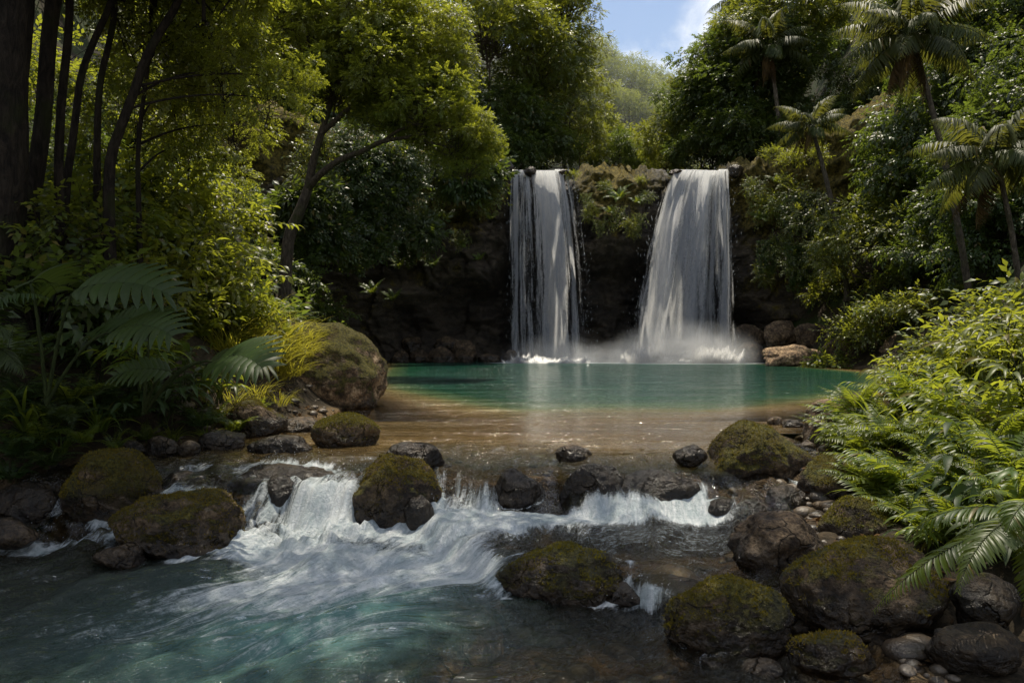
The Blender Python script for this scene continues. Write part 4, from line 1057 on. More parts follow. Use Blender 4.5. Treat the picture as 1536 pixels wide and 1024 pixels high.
def lobed_leaf(L, seed, az, lean, arch, base, stalk, stalk_el, lobes=10, width=.42):
    """big deeply lobed leaf on a long stalk; returns (leaf geo, stalk geo)"""
    rng = np.random.default_rng(seed)
    h = np.array([math.cos(az), math.sin(az), 0]); s = np.array([-math.sin(az), math.cos(az), 0]); z = np.array([0, 0, 1.])
    b = np.array(base, float); top = b+stalk*(h*math.cos(R(stalk_el))+z*math.sin(R(stalk_el)))
    Gs = Geo(); v, f = tube(bez(b, b+(top-b)*.5+z*.12*stalk, top, 8), np.linspace(.016, .010, 8), 6); Gs.add(v, f)
    s = np.array([s[0]*math.cos(.6), s[1]*math.cos(.6), math.sin(.6)*(1 if s[1] > 0 else -1)])
    n = 40; el = R(lean)-arch*2.*np.linspace(0, 1, n)**1.1
    p = [top]
    for i in range(n-1): p.append(p[-1]+L/(n-1)*(h*math.cos(el[i])+z*math.sin(el[i])))
    p = np.array(p); tan = np.gradient(p, axis=0); tan /= np.linalg.norm(tan, axis=1, keepdims=True)
    G = Geo(); v, f = tube(p, np.linspace(.010, .002, n), 5); G.add(v, f, 1)
    for sd in (1, -1):
        for k in range(lobes):
            t0 = .02+k/lobes*.93; t1 = t0+.93/lobes*.985
            tm = (t0+t1)/2
            wl = width*L*(math.sin(math.pi*(.16+.80*tm))**.75)*rng.uniform(.88, 1.08)
            m_ = 7; rows = []
            for j in range(m_):
                q = j/(m_-1)
                sw = .26*q**1.2*L*(.42+.35*tm)          # lobes sweep to the tip
                nar = 1-2.6*max(0, q-.55)**1.5
                nar = max(nar, .12)
                ta, tb = tm-(tm-t0)*nar, tm+(t1-tm)*nar
                for tt_ in (ta, tm, tb):
                    i = min(int(tt_*(n-1)), n-2); fr = tt_*(n-1)-i
                    c = p[i]*(1-fr)+p[i+1]*fr; d = tan[i]
                    U = np.cross(s, d)
                    if U[2] < 0: U = -U
                    dz = .10*L*math.sin(q*2.2)*.35-.42*wl*q*q*.35+(.012*L if tt_ == tm else 0)
                    rows.append(c+s*sd*wl*q+d*sw+U*dz)
            f = []
            for j in range(m_-1):
                a = j*3; f += [[a, a+1, a+4, a+3], [a+1, a+2, a+5, a+4]]
            f = np.array(f)
            if sd < 0: f = f[:, ::-1]
            G.add(np.array(rows), f, 0)
    return G, Gs

def vine_mesh(name, seed, mats, strands=26, L=3., W=1.2, leaf=.19, w=.3):
    rng = np.random.default_rng(seed); G = Geo(); lv, lf = leaf_t(w, .2, .06)
    for s in range(strands):
        x = rng.uniform(-W, W); y = rng.normal(0, .18); l = L*rng.uniform(.45, 1.05); n = int(l*20)
        t = np.linspace(0, 1, n)
        P = np.stack([x+.18*np.sin(t*5+s)+.05*rng.normal(0, 1, n), y-.25*np.sin(t*2.4)+.05*rng.normal(0, 1, n), -t*l], 1)
        v, f = tube(P[::6], np.full(len(P[::6]), .006), 3) if len(P[::6]) > 2 else (np.zeros((0, 3)), np.zeros((0, 4), int))
        if len(v): G.add(v, f, 1)
        for rep in range(2):
            d = rand_dirs(rng, n)*.8+np.array([0, -.45, -.55])
            Mx = frames(d, np.tile([[0, -.6, .8]], (n, 1))+rng.normal(0, .3, (n, 3)))*(leaf*rng.uniform(.7, 1.2, n))[:, None, None]
            v, f = scatter(lv, lf, Mx, P+rng.normal(0, .05, P.shape)); G.add(v, f, 0)
    return G.mesh(name, mats)

# ------------------------------------------------------------------ planting
PM = {}
def plant_protos():
    bark = bark_mat('bark_grey', (.045, .035, .025), (.16, .125, .09)); barkd = bark_mat('bark_dark', (.012, .009, .007), (.05, .038, .027), (.03, .034, .01))
    palmb = bark_mat('bark_palm', (.06, .048, .036), (.2, .165, .125), (.07, .065, .03))
    stem = bark_mat('stem_green', (.03, .045, .012), (.07, .09, .025))
    MAT.update(bark=bark, barkd=barkd, palmb=palmb, stem=stem,
        l_dark=leaf_mat('leaf_dark', (.026, .046, .013), (.072, .105, .027), (.24, .32, .035), .40, .43, .5),
        l_mid=leaf_mat('leaf_mid', (.045, .070, .016), (.115, .150, .032), (.43, .46, .04), .40, .45, .5),
        l_lite=leaf_mat('leaf_light', (.066, .090, .016), (.16, .18, .03), (.56, .60, .045), .40, .47, .5),
        l_far=leaf_mat('leaf_far', (.07, .10, .028), (.15, .18, .045), (.46, .50, .08), .6, .45, .2),  # paler leaves, distance haze put into their colour
        l_wax=leaf_mat('leaf_waxy', (.026, .046, .014), (.055, .082, .026), (.18, .25, .03), .5, .36, .3, old=.0),
        l_fern=leaf_mat('leaf_fern', (.042, .074, .015), (.11, .155, .028), (.48, .55, .04), .40, .45, .5),
        l_palm=leaf_mat('leaf_palm', (.028, .045, .014), (.08, .098, .025), (.30, .30, .04), .45, .42, .3),
        l_dry=leaf_mat('leaf_dry', (.07, .045, .02), (.16, .11, .05), (.14, .09, .03), .7, .3, .1),
        l_grass=leaf_mat('leaf_grass', (.08, .09, .014), (.20, .19, .03), (.68, .62, .06), .5, .48, .3))
    PM['dark'] = [crown_mesh('crown_dark', s, [MAT['l_dark'], barkd], 62, (4, 4, 3.4), (.8, 1.3), 40, .20, .30, .5) for s in (1, 2)]
    PM['mid'] = [crown_mesh('crown_mid', s, [MAT['l_mid'], bark], 60, (4.2, 4.2, 3.0), (.7, 1.2), 40, .18, .29, .48, .3) for s in (3, 4)]
    PM['lite'] = [crown_mesh('crown_light', s, [MAT['l_lite'], bark], 60, (4.2, 4.2, 3.0), (.65, 1.1), 40, .17, .30, .45, .25) for s in (5, 6)]
    PM['open'] = [crown_mesh('crown_open', s, [MAT['l_mid'], bark], 42, (4.2, 4.2, 3.6), (.55, .95), 30, .16, .28, .46, .3, hollow=.35, limb=.075) for s in (7,)]
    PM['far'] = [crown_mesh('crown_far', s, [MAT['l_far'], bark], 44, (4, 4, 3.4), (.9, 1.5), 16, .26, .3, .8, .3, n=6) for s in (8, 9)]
    PM['broad'] = [crown_mesh('crown_broad', s, [MAT['l_dark'], barkd], 46, (3.4, 3.4, 3.6), (.8, 1.3), 26, .28, .22, .7, .55, n=8) for s in (10, 11)]
    PM['near'] = [crown_mesh('crown_near', s, [MAT['l_lite'], barkd], 26, (2.0, 2.0, 1.5), (.4, .75), 22, .15, .26, .45, .25, n=9, limb=.04) for s in (12, 13)]
    PM['neard'] = [crown_mesh('crown_near_dark', s, [MAT['l_mid'], barkd], 26, (2.0, 2.0, 1.5), (.4, .75), 22, .15, .26, .45, .25, n=9, limb=.04) for s in (14,)]
    PM['trunk'] = [trunk_mesh('trunk', s, bark, .06) for s in (1, 2, 3)]
    PM['trunkd'] = [trunk_mesh('trunk_dark', s, barkd, .05) for s in (4, 5)]
    PM['shrub_d'] = [shrub_mesh('shrub_dark', s, [MAT['l_dark'], barkd], leaf=.17) for s in (21, 22)]
    PM['shrub_m'] = [shrub_mesh('shrub_mid', s, [MAT['l_mid'], bark], leaf=.14, stems=30) for s in (23, 24)]
    PM['broad_s'] = [shrub_mesh('shrub_drooping', s, [MAT['l_dark'], barkd], 1., 1.3, 22, .3, .2, 6, 7, False, .6, .9) for s in (29,)]
    PM['shrub_l'] = [shrub_mesh('shrub_light', s, [MAT['l_lite'], bark], leaf=.12, w=.24, stems=30, twigs=6) for s in (25, 26)]
    PM['shrub_n'] = [shrub_mesh('shrub_near', s, [MAT['l_lite'], MAT['stem']], 1., 1.2, 22, .15, .2, 6, 7, True, .45) for s in (27, 28)]
    PM['fern'] = [fern_mesh('fern_green', s, [MAT['l_fern'], MAT['stem']]) for s in (31, 32)]
    PM['fern_d'] = [fern_mesh('fern_dark', s, [MAT['l_wax'], MAT['stem']], 12, .9, .17, 26, .034, .55) for s in (33, 34)]
    PM['fern_n'] = [fern_mesh('fern_near', s, [MAT['l_fern'], MAT['stem']], 10, .85, .16, 30, .024, .5, True) for s in (35,)]
    PM['grass'] = [grass_mesh('grass_tuft', s, [MAT['l_grass']]) for s in (41, 42)]
    PM['lance'] = [lance_plant_mesh('lance_leaves', s, [MAT['l_fern'], MAT['stem']]) for s in (51, 52)]
    PM['fernb'] = [fern_mesh('fern_arching', s, [MAT['l_fern'], MAT['stem']], 15, 1.05, .24, 26, .036, .42, True) for s in (36, 37)]
    PM['strap'] = [grass_mesh('strap_leaves', s, [MAT['l_fern']], 34, .85, .04, .12) for s in (43, 44)]
    PM['lance_w'] = [lance_plant_mesh('lance_leaves_dark', s, [MAT['l_wax'], MAT['stem']], 11, 1., .36, .13, 8) for s in (53,)]
    PM['lance_y'] = [lance_plant_mesh('lance_leaves_sunny', s, [MAT['l_lite'], MAT['stem']], 17, .95, .29, .10, 11) for s in (54,)]
    PM['vine'] = [vine_mesh('hanging_leaves', s, [MAT['l_dark'], barkd]) for s in (61, 62)]
    PM['vine_l'] = [vine_mesh('hanging_leaves_light', s, [MAT['l_mid'], barkd], 14, 2.2, 1., .13) for s in (63,)]

PL = []      # (object, base phrase, category, group) -> labelled at the end
def note(o, phrase, cat, group=None): PL.append((o, phrase, cat, group))

def tree(P, rad, kind, phrase, group, trunk='trunk', base=None, seed=None, r=None, sq=1., rot=None):
    """crown centre P (world), crown radius rad metres"""
    rng = random.Random(seed if seed is not None else int(abs(P[0]*131+P[1]*57+P[2]*17)))
    bx, by = base if base else (P[0]+rng.uniform(-.5, .5), P[1]+rng.uniform(0, 1.))
    zb = tz(bx, by) if by < 120 else float(hill_z(np.array([bx]), np.array([by]))[0])
    cm = rng.choice(PM[kind]); proto_r = 2.0 if kind.startswith('near') else (3.4 if kind == 'broad' else 4.1)
    s = rad/proto_r
    root = empty('tree', (bx, by, zb-.1))
    c = link('crown', cm, root); c.location = (P[0]-bx, P[1]-by, P[2]-zb+.1); c.scale = (s, s, s*sq*rng.uniform(.92, 1.1))
    c.rotation_euler = (rng.uniform(-.12, .12), rng.uniform(-.12, .12), rng.uniform(0, 6.28) if rot is None else rot)
    zt = P[2]-zb-s*(1.3 if kind.startswith('near') else 2.4)
    if zt > .3:
        tm = rng.choice(PM[trunk]); k = link('trunk', tm, root)
        top = Vector((P[0]-bx, P[1]-by, zt+.3)); L = top.length
        rr = (r or max(.07, .028*rad))/.04
        k.scale = (rr, rr, L); k.rotation_euler = top.to_track_quat('Z', 'X').to_euler()
    note(root, phrase, 'tree', group); return root

def plant(kind, name, x, y, s, phrase, cat, group=None, z=None, rot=None, tilt=(0, 0), sz=1.):
    rng = random.Random(int(abs(x*977+y*331)*10))
    z = tz(x, y)-.02 if z is None else z
    o = link(name, rng.choice(PM[kind]), loc=(x, y, z)); o.scale = (s, s, s*sz)
    o.rotation_euler = (tilt[0], tilt[1], rng.uniform(0, 6.28) if rot is None else rot)
    note(o, phrase, cat, group); return o

def ray_plant(kind, name, px, py, s, phrase, cat, group=None, d0=4., off=0., sz=1., tilt=(0, 0), pull=0.):
    """stand a plant where the sight line meets the ground"""
    D = hit(px, py, d0, off=off)
    if D is None: return None
    D -= pull; p = at(px, py, D)
    return plant(kind, name, p[0], p[1], s, phrase, cat, group, tilt=tilt, sz=sz)

def palm(P, base, fr, L, phrase, n=20, r=.11, seed=1, dry=3, bend=.06, el=(-25, 75), dirbias=None, arch=.42):
    rng = random.Random(seed); bx, by = base; zb = tz(bx, by)
    root = empty('palm_tree', (bx, by, zb-.1)); note(root, phrase, 'palm tree', 'coconut palms')
    top = np.array([P[0]-bx, P[1]-by, P[2]-zb+.1]); H = np.linalg.norm(top)
    c = bez((0, 0, 0), top*.5+np.array([bend*H, 0, -.0]), top, 18)
    rad = np.linspace(r*1.25, r*.8, 18)*(1+.06*np.array([(-1)**i for i in range(18)])); rad[0] *= 1.5
    v, f = tube(c, rad, 9); link('trunk', mesh('palm_trunk', v, f, [MAT['palmb']]), root)
    for k in range(n):
        q = k/(n-1); lean = el[1]+(el[0]-el[1])*q**.9
        az = k*2.39996+rng.uniform(-.2, .2)
        G = frond_geo(L*rng.uniform(.85, 1.08), 46, L*.27, L*.027, arch*rng.uniform(.8, 1.25)*(1-.35*q), lean+rng.uniform(-6, 6), 62, seed*100+k, .55, L*.009, False, .25, az=az, base=top+np.array([math.cos(az), math.sin(az), 0])*r*.5, mi=(0, 1))
        o = link('frond', G.mesh('palm_frond', [MAT['l_palm'], MAT['stem']]), root)
    for k in range(dry):
        az = rng.uniform(0, 6.28)
        G = frond_geo(L*.8, 34, L*.2, L*.02, .15, -55+rng.uniform(-15, 10), 40, seed*100+60+k, .6, L*.009, False, .25, az=az, base=top+np.array([0, 0, -.1]))
        o = link('frond', G.mesh('dry_palm_frond', [MAT['l_dry'], MAT['l_dry']]), root); o['label'] = 'dry brown hanging frond'
    return root

def build_plants():
    plant_protos(); rnd = random.Random(3)
    LG, RG = 'trees on the left slope', 'trees on the right slope'
    # ---- forest walls, one tree at a time, standing where the slopes are
    def wall(x0, x1, y0, y1, step, radm, kinds, words, group, d0=14., pull=.75, jit=.35, skip=None, trunk='trunk', dmax=110, sq=1.):
        yy = y0; row = 0
        while yy <= y1:
            xx = x0+(step*.5 if row % 2 else 0)
            while xx <= x1:
                px, py = xx+rnd.uniform(-jit, jit)*step, yy+rnd.uniform(-jit, jit)*step
                xx += step
                if skip and skip(px, py): continue
                D = hit(px, py, d0, dmax)
                if D is None: continue
                k = rnd.randrange(len(kinds)); rad = radm*rnd.uniform(.8, 1.25)
                D = max(D-rad*pull, d0*.8)
                tree(at(px, py, D), rad, kinds[k], words[k], group, trunk, seed=rnd.randrange(10**6), sq=sq)
            yy += step*.85; row += 1
    gap = lambda px, py: (740 < px < 1110)
    # left slope, middle distance
    wall(420, 745, 40, 330, 95, 2.6, ['dark', 'mid', 'dark', 'broad'], ['dark leafy tree', 'mid-green leafy tree', 'dark leafy tree', 'dark drooping tree'], LG, 20.)
    wall(360, 780, -60, 60, 120, 3.6, ['mid', 'lite', 'mid'], ['mid-green tree', 'sunlit yellow-green tree', 'mid-green tree'], LG, 22.)
    # left, nearer and in shade
    wall(110, 420, 150, 330, 90, 1.7, ['neard', 'near', 'dark'], ['small green tree', 'small yellow-green tree', 'small dark tree'], LG, 13.5, trunk='trunkd')
    wall(60, 300, -50, 110, 110, 1.9, ['near', 'near', 'neard'], ['yellow-green tree', 'yellow-green tree', 'green tree'], LG, 13.5, trunk='trunkd')
    # right slope
    wall(1150, 1580, 40, 400, 92, 2.7, ['dark', 'mid', 'dark', 'broad'], ['dark leafy tree', 'mid-green leafy tree', 'dark leafy tree', 'dark drooping tree'], RG, 20.)
    wall(1190, 1580, -70, 40, 115, 3.6, ['dark', 'mid', 'dark'], ['dark tree', 'mid-green tree', 'dark tree'], RG, 24.)
    # the two sides of the upper valley
    for px, py, D, rad, kind, ph in ((760, 190, 57, 4., 'dark', 'dark leafy tree'), (790, 90, 60, 5., 'mid', 'mid-green tree'), (845, 60, 66, 4.6, 'open', 'open tree with branches against sky'), (735, 40, 55, 4.6, 'mid', 'mid-green tree'),
            (820, 170, 62, 4.2, 'mid', 'mid-green tree'), (842, 140, 74, 4., 'mid', 'mid-green tree'), (815, 225, 58, 2.6, 'dark', 'low dark tree'), (765, 235, 55, 2.4, 'dark', 'low dark tree'), (800, -10, 62, 5., 'lite', 'sunlit tree'), (850, 0, 64, 3., 'open', 'open-crowned tree'),
            (870, 215, 66, 2.6, 'mid', 'low green tree'), (898, 205, 78, 3., 'lite', 'pale tree with visible limbs'), (925, 235, 70, 2.4, 'dark', 'low bluish tree'), (965, 235, 82, 2.6, 'lite', 'sunlit tree'),
            (1100, 110, 58, 4.2, 'dark', 'dense dark tree'), (1072, 165, 60, 4.0, 'dark', 'dense dark tree'), (1160, 40, 56, 4.4, 'mid', 'mid-green tree'), (1120, 150, 56, 4., 'dark', 'dense dark tree'), (1070, 225, 57, 3., 'dark', 'low dark tree'), (1130, 215, 54, 3., 'dark', 'low dark tree'),
            (1018, 215, 62, 3., 'mid', 'low green tree'), (1125, 60, 66, 3.2, 'mid', 'mid-green tree'), (1052, 130, 62, 2.4, 'mid', 'mid-green tree'), (1000, 240, 64, 2., 'lite', 'low sunlit tree'), (1190, 10, 58, 4.6, 'mid', 'mid-green tree'), (1165, 90, 55, 3.6, 'dark', 'dark tree')):
        tree(at(px, py, D), rad, kind, ph, 'trees behind the waterfalls', seed=px*3+py)
    # far hill
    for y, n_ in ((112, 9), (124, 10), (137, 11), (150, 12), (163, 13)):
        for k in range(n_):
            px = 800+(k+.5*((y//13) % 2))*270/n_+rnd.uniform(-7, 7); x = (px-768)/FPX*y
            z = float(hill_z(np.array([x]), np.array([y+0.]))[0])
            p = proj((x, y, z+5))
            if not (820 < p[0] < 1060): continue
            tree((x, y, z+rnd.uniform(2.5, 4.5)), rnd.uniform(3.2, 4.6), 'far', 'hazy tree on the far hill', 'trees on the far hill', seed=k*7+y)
    # ---- leaning tree with the pale forked trunk
    b = at(425, 402, 30.); bx, by = b[0], 30.
    zb = tz(bx, by); root = empty('leaning_tree', (bx, by, zb-.2)); off = np.array([bx, by, zb-.2])
    tag(root, 'leaning tree with a pale forked trunk and sunlit yellow-green crown, left of the cave', 'tree')
    q = lambda px, py, D: at(px, py, D)-off
    G = Geo()
    def limb(pts, r0, r1):
        pts = np.array(pts); k = 22; t = np.linspace(0, len(pts)-1.001, k); i = t.astype(int); fr = t-i
        pp = np.concatenate([[2*pts[0]-pts[1]], pts, [2*pts[-1]-pts[-2]]])
        c = []
        for ii, u in zip(i, fr):
            a, b_, c_, d_ = pp[ii], pp[ii+1], pp[ii+2], pp[ii+3]
            c.append(.5*((2*b_)+(c_-a)*u+(2*a-5*b_+4*c_-d_)*u*u+(3*b_-a-3*c_+d_)*u**3))
        v, f = tube(np.array(c), np.linspace(r0, r1, k), 9); G.add(v, f)
    limb([np.array([0, 0, 0]), q(432, 365, 30), q(448, 320, 30), q(462, 283, 30), q(468, 250, 29.8), q(482, 200, 29.5), q(500, 140, 29.5), q(525, 70, 29.5)], .26, .08)
    limb([q(462, 283, 30), q(480, 262, 29.5), q(510, 240, 29), q(545, 226, 28.5), q(575, 212, 28), q(610, 206, 27.5), q(640, 200, 27)], .15, .045)
    limb([q(575, 212, 28), q(600, 195, 27.5), q(640, 185, 27), q(680, 195, 27)], .07, .03)
    limb([q(482, 200, 29.5), q(540, 150, 28.5), q(600, 120, 28), q(650, 110, 28)], .11, .04)
    limb([q(500, 140, 29.5), q(470, 80, 29), q(450, 20, 29)], .10, .04)
    limb([q(610, 206, 27.5), q(650, 215, 27), q(690, 225, 27)], .05, .02)
    link('trunk', G.mesh('leaning_trunk', [MAT['bark']]), root)
    for px, py, D, rad in ((470, 60, 29, 1.9), (540, 95, 28.5, 2.0), (600, 120, 28, 1.9), (640, 165, 27.4, 1.7), (685, 205, 27, 1.35), (560, 30, 29, 2.1), (620, 60, 28.5, 1.8), (500, 130, 29.5, 1.5), (700, 250, 27, .8), (655, 105, 28, 1.3), (720, 215, 27, .7), (590, 170, 28.6, 1.3), (520, -10, 29, 2.), (420, 20, 29, 1.7)):
        c = link('crown', rnd.choice(PM['lite']), root); c.location = q(px, py, D); s = rad/4.1*1.15; c.scale = (s*1., s*1., s*.95); c.rotation_euler = (0, 0, rnd.uniform(0, 6))
        s_ = c.scale
    # ---- dark trunks at the left edge, their crowns and added shade crowns overhead
    def pole(pts, r0, r1, phrase, crown, mat='barkd', name='tree'):
        P0 = at(*pts[0]); bx, by = P0[0], P0[1]; zb = tz(bx, by)-.2
        root = empty(name, (bx, by, zb)); o_ = np.array([bx, by, zb]); pp = [np.array([0, 0, 0.])]+[at(*p)-o_ for p in pts]
        pp = np.array(pp); k = 24; t = np.linspace(0, len(pp)-1, k)
        c = np.stack([np.interp(t, np.arange(len(pp)), pp[:, j]) for j in range(3)], 1)
        c[1:-1] = (c[:-2]+2*c[1:-1]+c[2:])/4
        c[:, 0] += .022*np.sin(t*3+pts[0][0]); rr = np.linspace(r0, r1, k)*(1+.8*np.exp(-t*2.2))
        v, f = tube(c, rr, 12 if r0 > .12 else 7)
        if r0 > .12:
            n_ = fbm(v[:, 0]*3, v[:, 1]*3, v[:, 2]*.8, 3, 7); cc = np.repeat(c, 12, 0); v = cc+(v-cc)*(1+.28*n_)[:, None]
        link('trunk', mesh('trunk', v, f, [MAT[mat]]), root)
        for dx, dy, dz, s, kind in crown:
            cr = link('crown', rnd.choice(PM[kind]), root); cr.location = c[-1]+np.array([dx, dy, dz]); pr = 2. if kind.startswith('near') else 4.1
            cr.scale = (s/pr,)*3; cr.rotation_euler = (0, 0, rnd.uniform(0, 6))
        note(root, phrase, 'tree', None); POLES.append((root, c+o_, o_)); return root
    POLES = []
    pole([(-4, 420, 9.), (6, 250, 9.), (16, 100, 9.), (22, -40, 9.), (30, -330, 9.2)], .27, .17, 'thick dark mossy trunk at the left edge of the photo', [(0, 0, .6, 2.6, 'dark'), (1.8, -1.0, .2, 2.0, 'dark'), (-1, 1.5, .2, 2., 'mid'), (3.6, -1.6, .6, 1.2, 'open'), (4.9, -.6, .9, 1.2, 'open'), (6.2, -1.8, 1.1, 1.2, 'open'),  (6.4, .2, .4, 1.4, 'open'), (8., -1.4, .8, 1.4, 'open')])  # outermost crowns are added, out of view, to shade and dapple the stream
    pole([(46, 330, 9.6), (62, 180, 9.6), (78, 40, 9.6), (88, -60, 9.6), (100, -300, 9.8)], .11, .08, 'second dark trunk standing close to the thick left trunk', [(.4, .6, .2, 2., 'dark'), (.2, -1.2, .4, 1.6, 'mid')])
    pole([(88, 290, 9.8), (96, 120, 9.8), (104, -10, 9.8), (108, -120, 9.8)], .06, .045, 'thin straight dark trunk, first right of the two dark trunks', [(0, 0, .6, 1.8, 'neard')])
    pole([(98, 270, 10.), (120, 120, 10.), (160, 20, 10.), (185, -60, 10.)], .05, .04, 'thin dark trunk leaning right from beside the straight one', [(0, 0, .6, 1.6, 'near')])
    pole([(144, 270, 10.3), (152, 120, 10.3), (170, 20, 10.3), (178, -70, 10.3)], .05, .035, 'thin dark trunk in the middle of the left thicket', [(0, 0, .6, 1.7, 'neard')])
    pole([(165, 245, 10), (190, 160, 10), (222, 85, 10), (262, 10, 10), (285, -50, 10)], .07, .045, 'dark trunk leaning far to the right at upper left', [(.2, 0, .5, 1.7, 'near')])
    pole([(208, 260, 10.8), (214, 150, 10.8), (228, 20, 10.8), (232, -50, 10.8)], .035, .025, 'thinnest straight dark stem of the left thicket', [(0, 0, .5, 1.6, 'neard')])
    # sunlit boughs of those trees at upper left
    for px, py, D, rad, kind in ((235, 60, 11., .95, 'near'), (330, 110, 10.8, .8, 'near'), (405, 150, 10.4, .50, 'near'), (205, 180, 12., .9, 'near'), (300, 20, 11.4, .9, 'near'), (260, 130, 12., .9, 'near'), (350, 190, 13, .8, 'neard'), (440, 120, 10.6, .35, 'near'), (280, 220, 12.6, .8, 'near')):
        C_ = at(px, py, D); best = None
        for root, c, o_ in POLES[2:]:
            j = int(np.argmin(np.linalg.norm(c-(C_-np.array([0, 0, .9])), axis=1))); L = np.linalg.norm(c[j]-C_)
            if best is None or L < best[0]: best = (L, root, c[j], o_)
        L, root, p0, o_ = best
        cr = link('crown', rnd.choice(PM[kind]), root); cr.location = C_-o_; cr.scale = (rad/2.,)*3; cr.rotation_euler = (rnd.uniform(-.3, .3), rnd.uniform(-.3, .3), rnd.uniform(0, 6))
        v, f = tube(bez(p0-o_, (p0+C_)/2-o_+np.array([0, 0, .25]), C_-o_, 9), np.linspace(.020, .007, 9), 5); link('branch', mesh('branch', v, f, [MAT['barkd']]), root)
    # ---- palms
    palm(at(1366, 52, 24.), (at(1462, 0, 25.5)[0], 25.5), 0, 2.6, 'tallest coconut palm with a long slanting trunk, at upper right', 26, .095, 1, 5, bend=.05)
    palm(at(1216, 187, 41), (at(1272, 0, 42)[0], 42), 0, 2.3, 'short palm right of the right waterfall, thin trunk before the cliff', 18, .13, 2, 4, bend=.05)
    palm(at(1152, 68, 52), (at(1175, 0, 53)[0], 53), 0, 3.6, 'shaded palm high above the right waterfall', 18, .16, 3, 3)
    palm(at(1492, 232, 18), (at(1535, 0, 18.4)[0], 18.4), 0, 2.1, 'palm with a low feathery crown at the right edge', 22, .065, 4, 3)
    palm(at(1115, -5, 60), (at(1120, 0, 60.5)[0], 60.5), 0, 3., 'palm tip at the top edge right of the sky gap', 14, .16, 5, 1)
    # ---- hanging growth on the cliff
    V = 'hanging plants on the cliff'
    for px, py, D, s, kind, ph in ((575, 235, 41, .9, 'vine', 'dark hanging leaves'), (660, 270, 43.5, .9, 'vine_l', 'green hanging leaves'), (715, 275, 45.2, .8, 'vine_l', 'green hanging leaves'), (620, 335, 43, .8, 'vine', 'dark hanging leaves'), (690, 345, 44.8, .6, 'vine_l', 'green hanging leaves'),
            (925, 310, 45.8, .7, 'vine_l', 'hanging leaves under the fern'), (900, 330, 46, .5, 'vine_l', 'hanging leaves'), (960, 320, 46, .5, 'vine_l', 'hanging leaves'), (1140, 300, 45.6, .8, 'vine_l', 'hanging leaves'), (1175, 290, 44.5, .9, 'vine_l', 'hanging leaves'), (1210, 290, 43, .9, 'vine', 'dark hanging leaves'), (1160, 360, 45, .7, 'vine', 'dark hanging leaves'), (1200, 370, 43, .8, 'vine', 'dark hanging leaves'), (880, 290, 46, .4, 'vine_l', 'hanging leaves')):
        p = at(px, py, D); o = link('hanging_plant', rnd.choice(PM[kind]), loc=p); o.scale = (s,)*3; o.rotation_euler = (0, 0, rnd.uniform(-.4, .4)); note(o, ph, 'hanging plant', V)
    CB = 'bushes growing out of the cliff'
    for k in range(60):
        px = rnd.uniform(455, 735); py = rnd.uniform(210, 310+(735-px)*.48); D = float(np.interp(px, [450, 520, 600, 680, 740], [37, 39.5, 42, 44.4, 46.2]))-.3
        s = rnd.uniform(.8, 1.5); kind = rnd.choice(['shrub_d', 'shrub_d', 'shrub_m', 'broad_s'])
        p = at(px, py, D); o = link('shrub', rnd.choice(PM[kind]), loc=p); o.scale = (s,)*3; o.rotation_euler = (R(rnd.uniform(40, 75)), 0, rnd.uniform(-.7, .7)); note(o, 'dark cliff bush' if kind == 'shrub_d' else 'green cliff bush' if kind == 'shrub_m' else 'drooping cliff bush', 'shrub', CB)
    for px, py, D, s in ((1130, 290, 46, .8), (1150, 320, 45.6, 1.), (1185, 300, 44.4, 1.2), (1215, 330, 43, 1.3), (1170, 380, 44.8, 1.), (1205, 400, 43, 1.2), (1140, 420, 45.8, .8), (890, 320, 46.6, .6), (940, 345, 46.4, .7), (970, 300, 46.8, .5), (905, 285, 46.6, .5)):
        p = at(px, py, D); o = link('shrub', rnd.choice(PM['shrub_m']), loc=p); o.scale = (s,)*3; o.rotation_euler = (R(rnd.uniform(40, 70)), 0, rnd.uniform(-.7, .7)); note(o, 'green cliff bush', 'shrub', CB)
    for px, py, D, s in ((930, 300, 45.6, 1.7), (915, 320, 45.6, 1.1), (955, 305, 45.8, 1.0), (1165, 275, 45, 1.3), (1140, 330, 45.4, 1.4), (1180, 325, 44.4, 1.4), (735, 330, 46.2, 1.1), (690, 370, 45, 1.2), (650, 400, 44.4, 1.2), (600, 400, 43.2, 1.2), (560, 440, 42, 1.4), (590, 450, 42.6, 1.2), (625, 375, 43.6, 1.3), (720, 390, 45.8, .9), (670, 330, 44.6, 1.2), (1150, 410, 45.2, 1.1)):
        p = at(px, py, D); o = link('fern', rnd.choice(PM['fern']), loc=p); o.scale = (s,)*3; o.rotation_euler = (R(35), 0, rnd.uniform(-.5, .5)); note(o, 'fern growing on the cliff face', 'fern', 'ferns on the cliff')
    for px, py, D, s in ((1190, 245, 45, 1.0), (1215, 240, 44, 1.1), (1160, 232, 46.5, .8), (745, 240, 48, .8), (700, 245, 47, 1.), (860, 262, 47.2, .5), (960, 268, 47.2, .4)):
        p = at(px, py, D); o = link('shrub', rnd.choice(PM['shrub_l']), loc=(p[0], p[1], p[2]-.3)); o.scale = (s,)*3; o.rotation_euler = (0, 0, rnd.uniform(0, 6)); note(o, 'sunlit cliff-top shrub', 'shrub', 'shrubs on the cliff top')
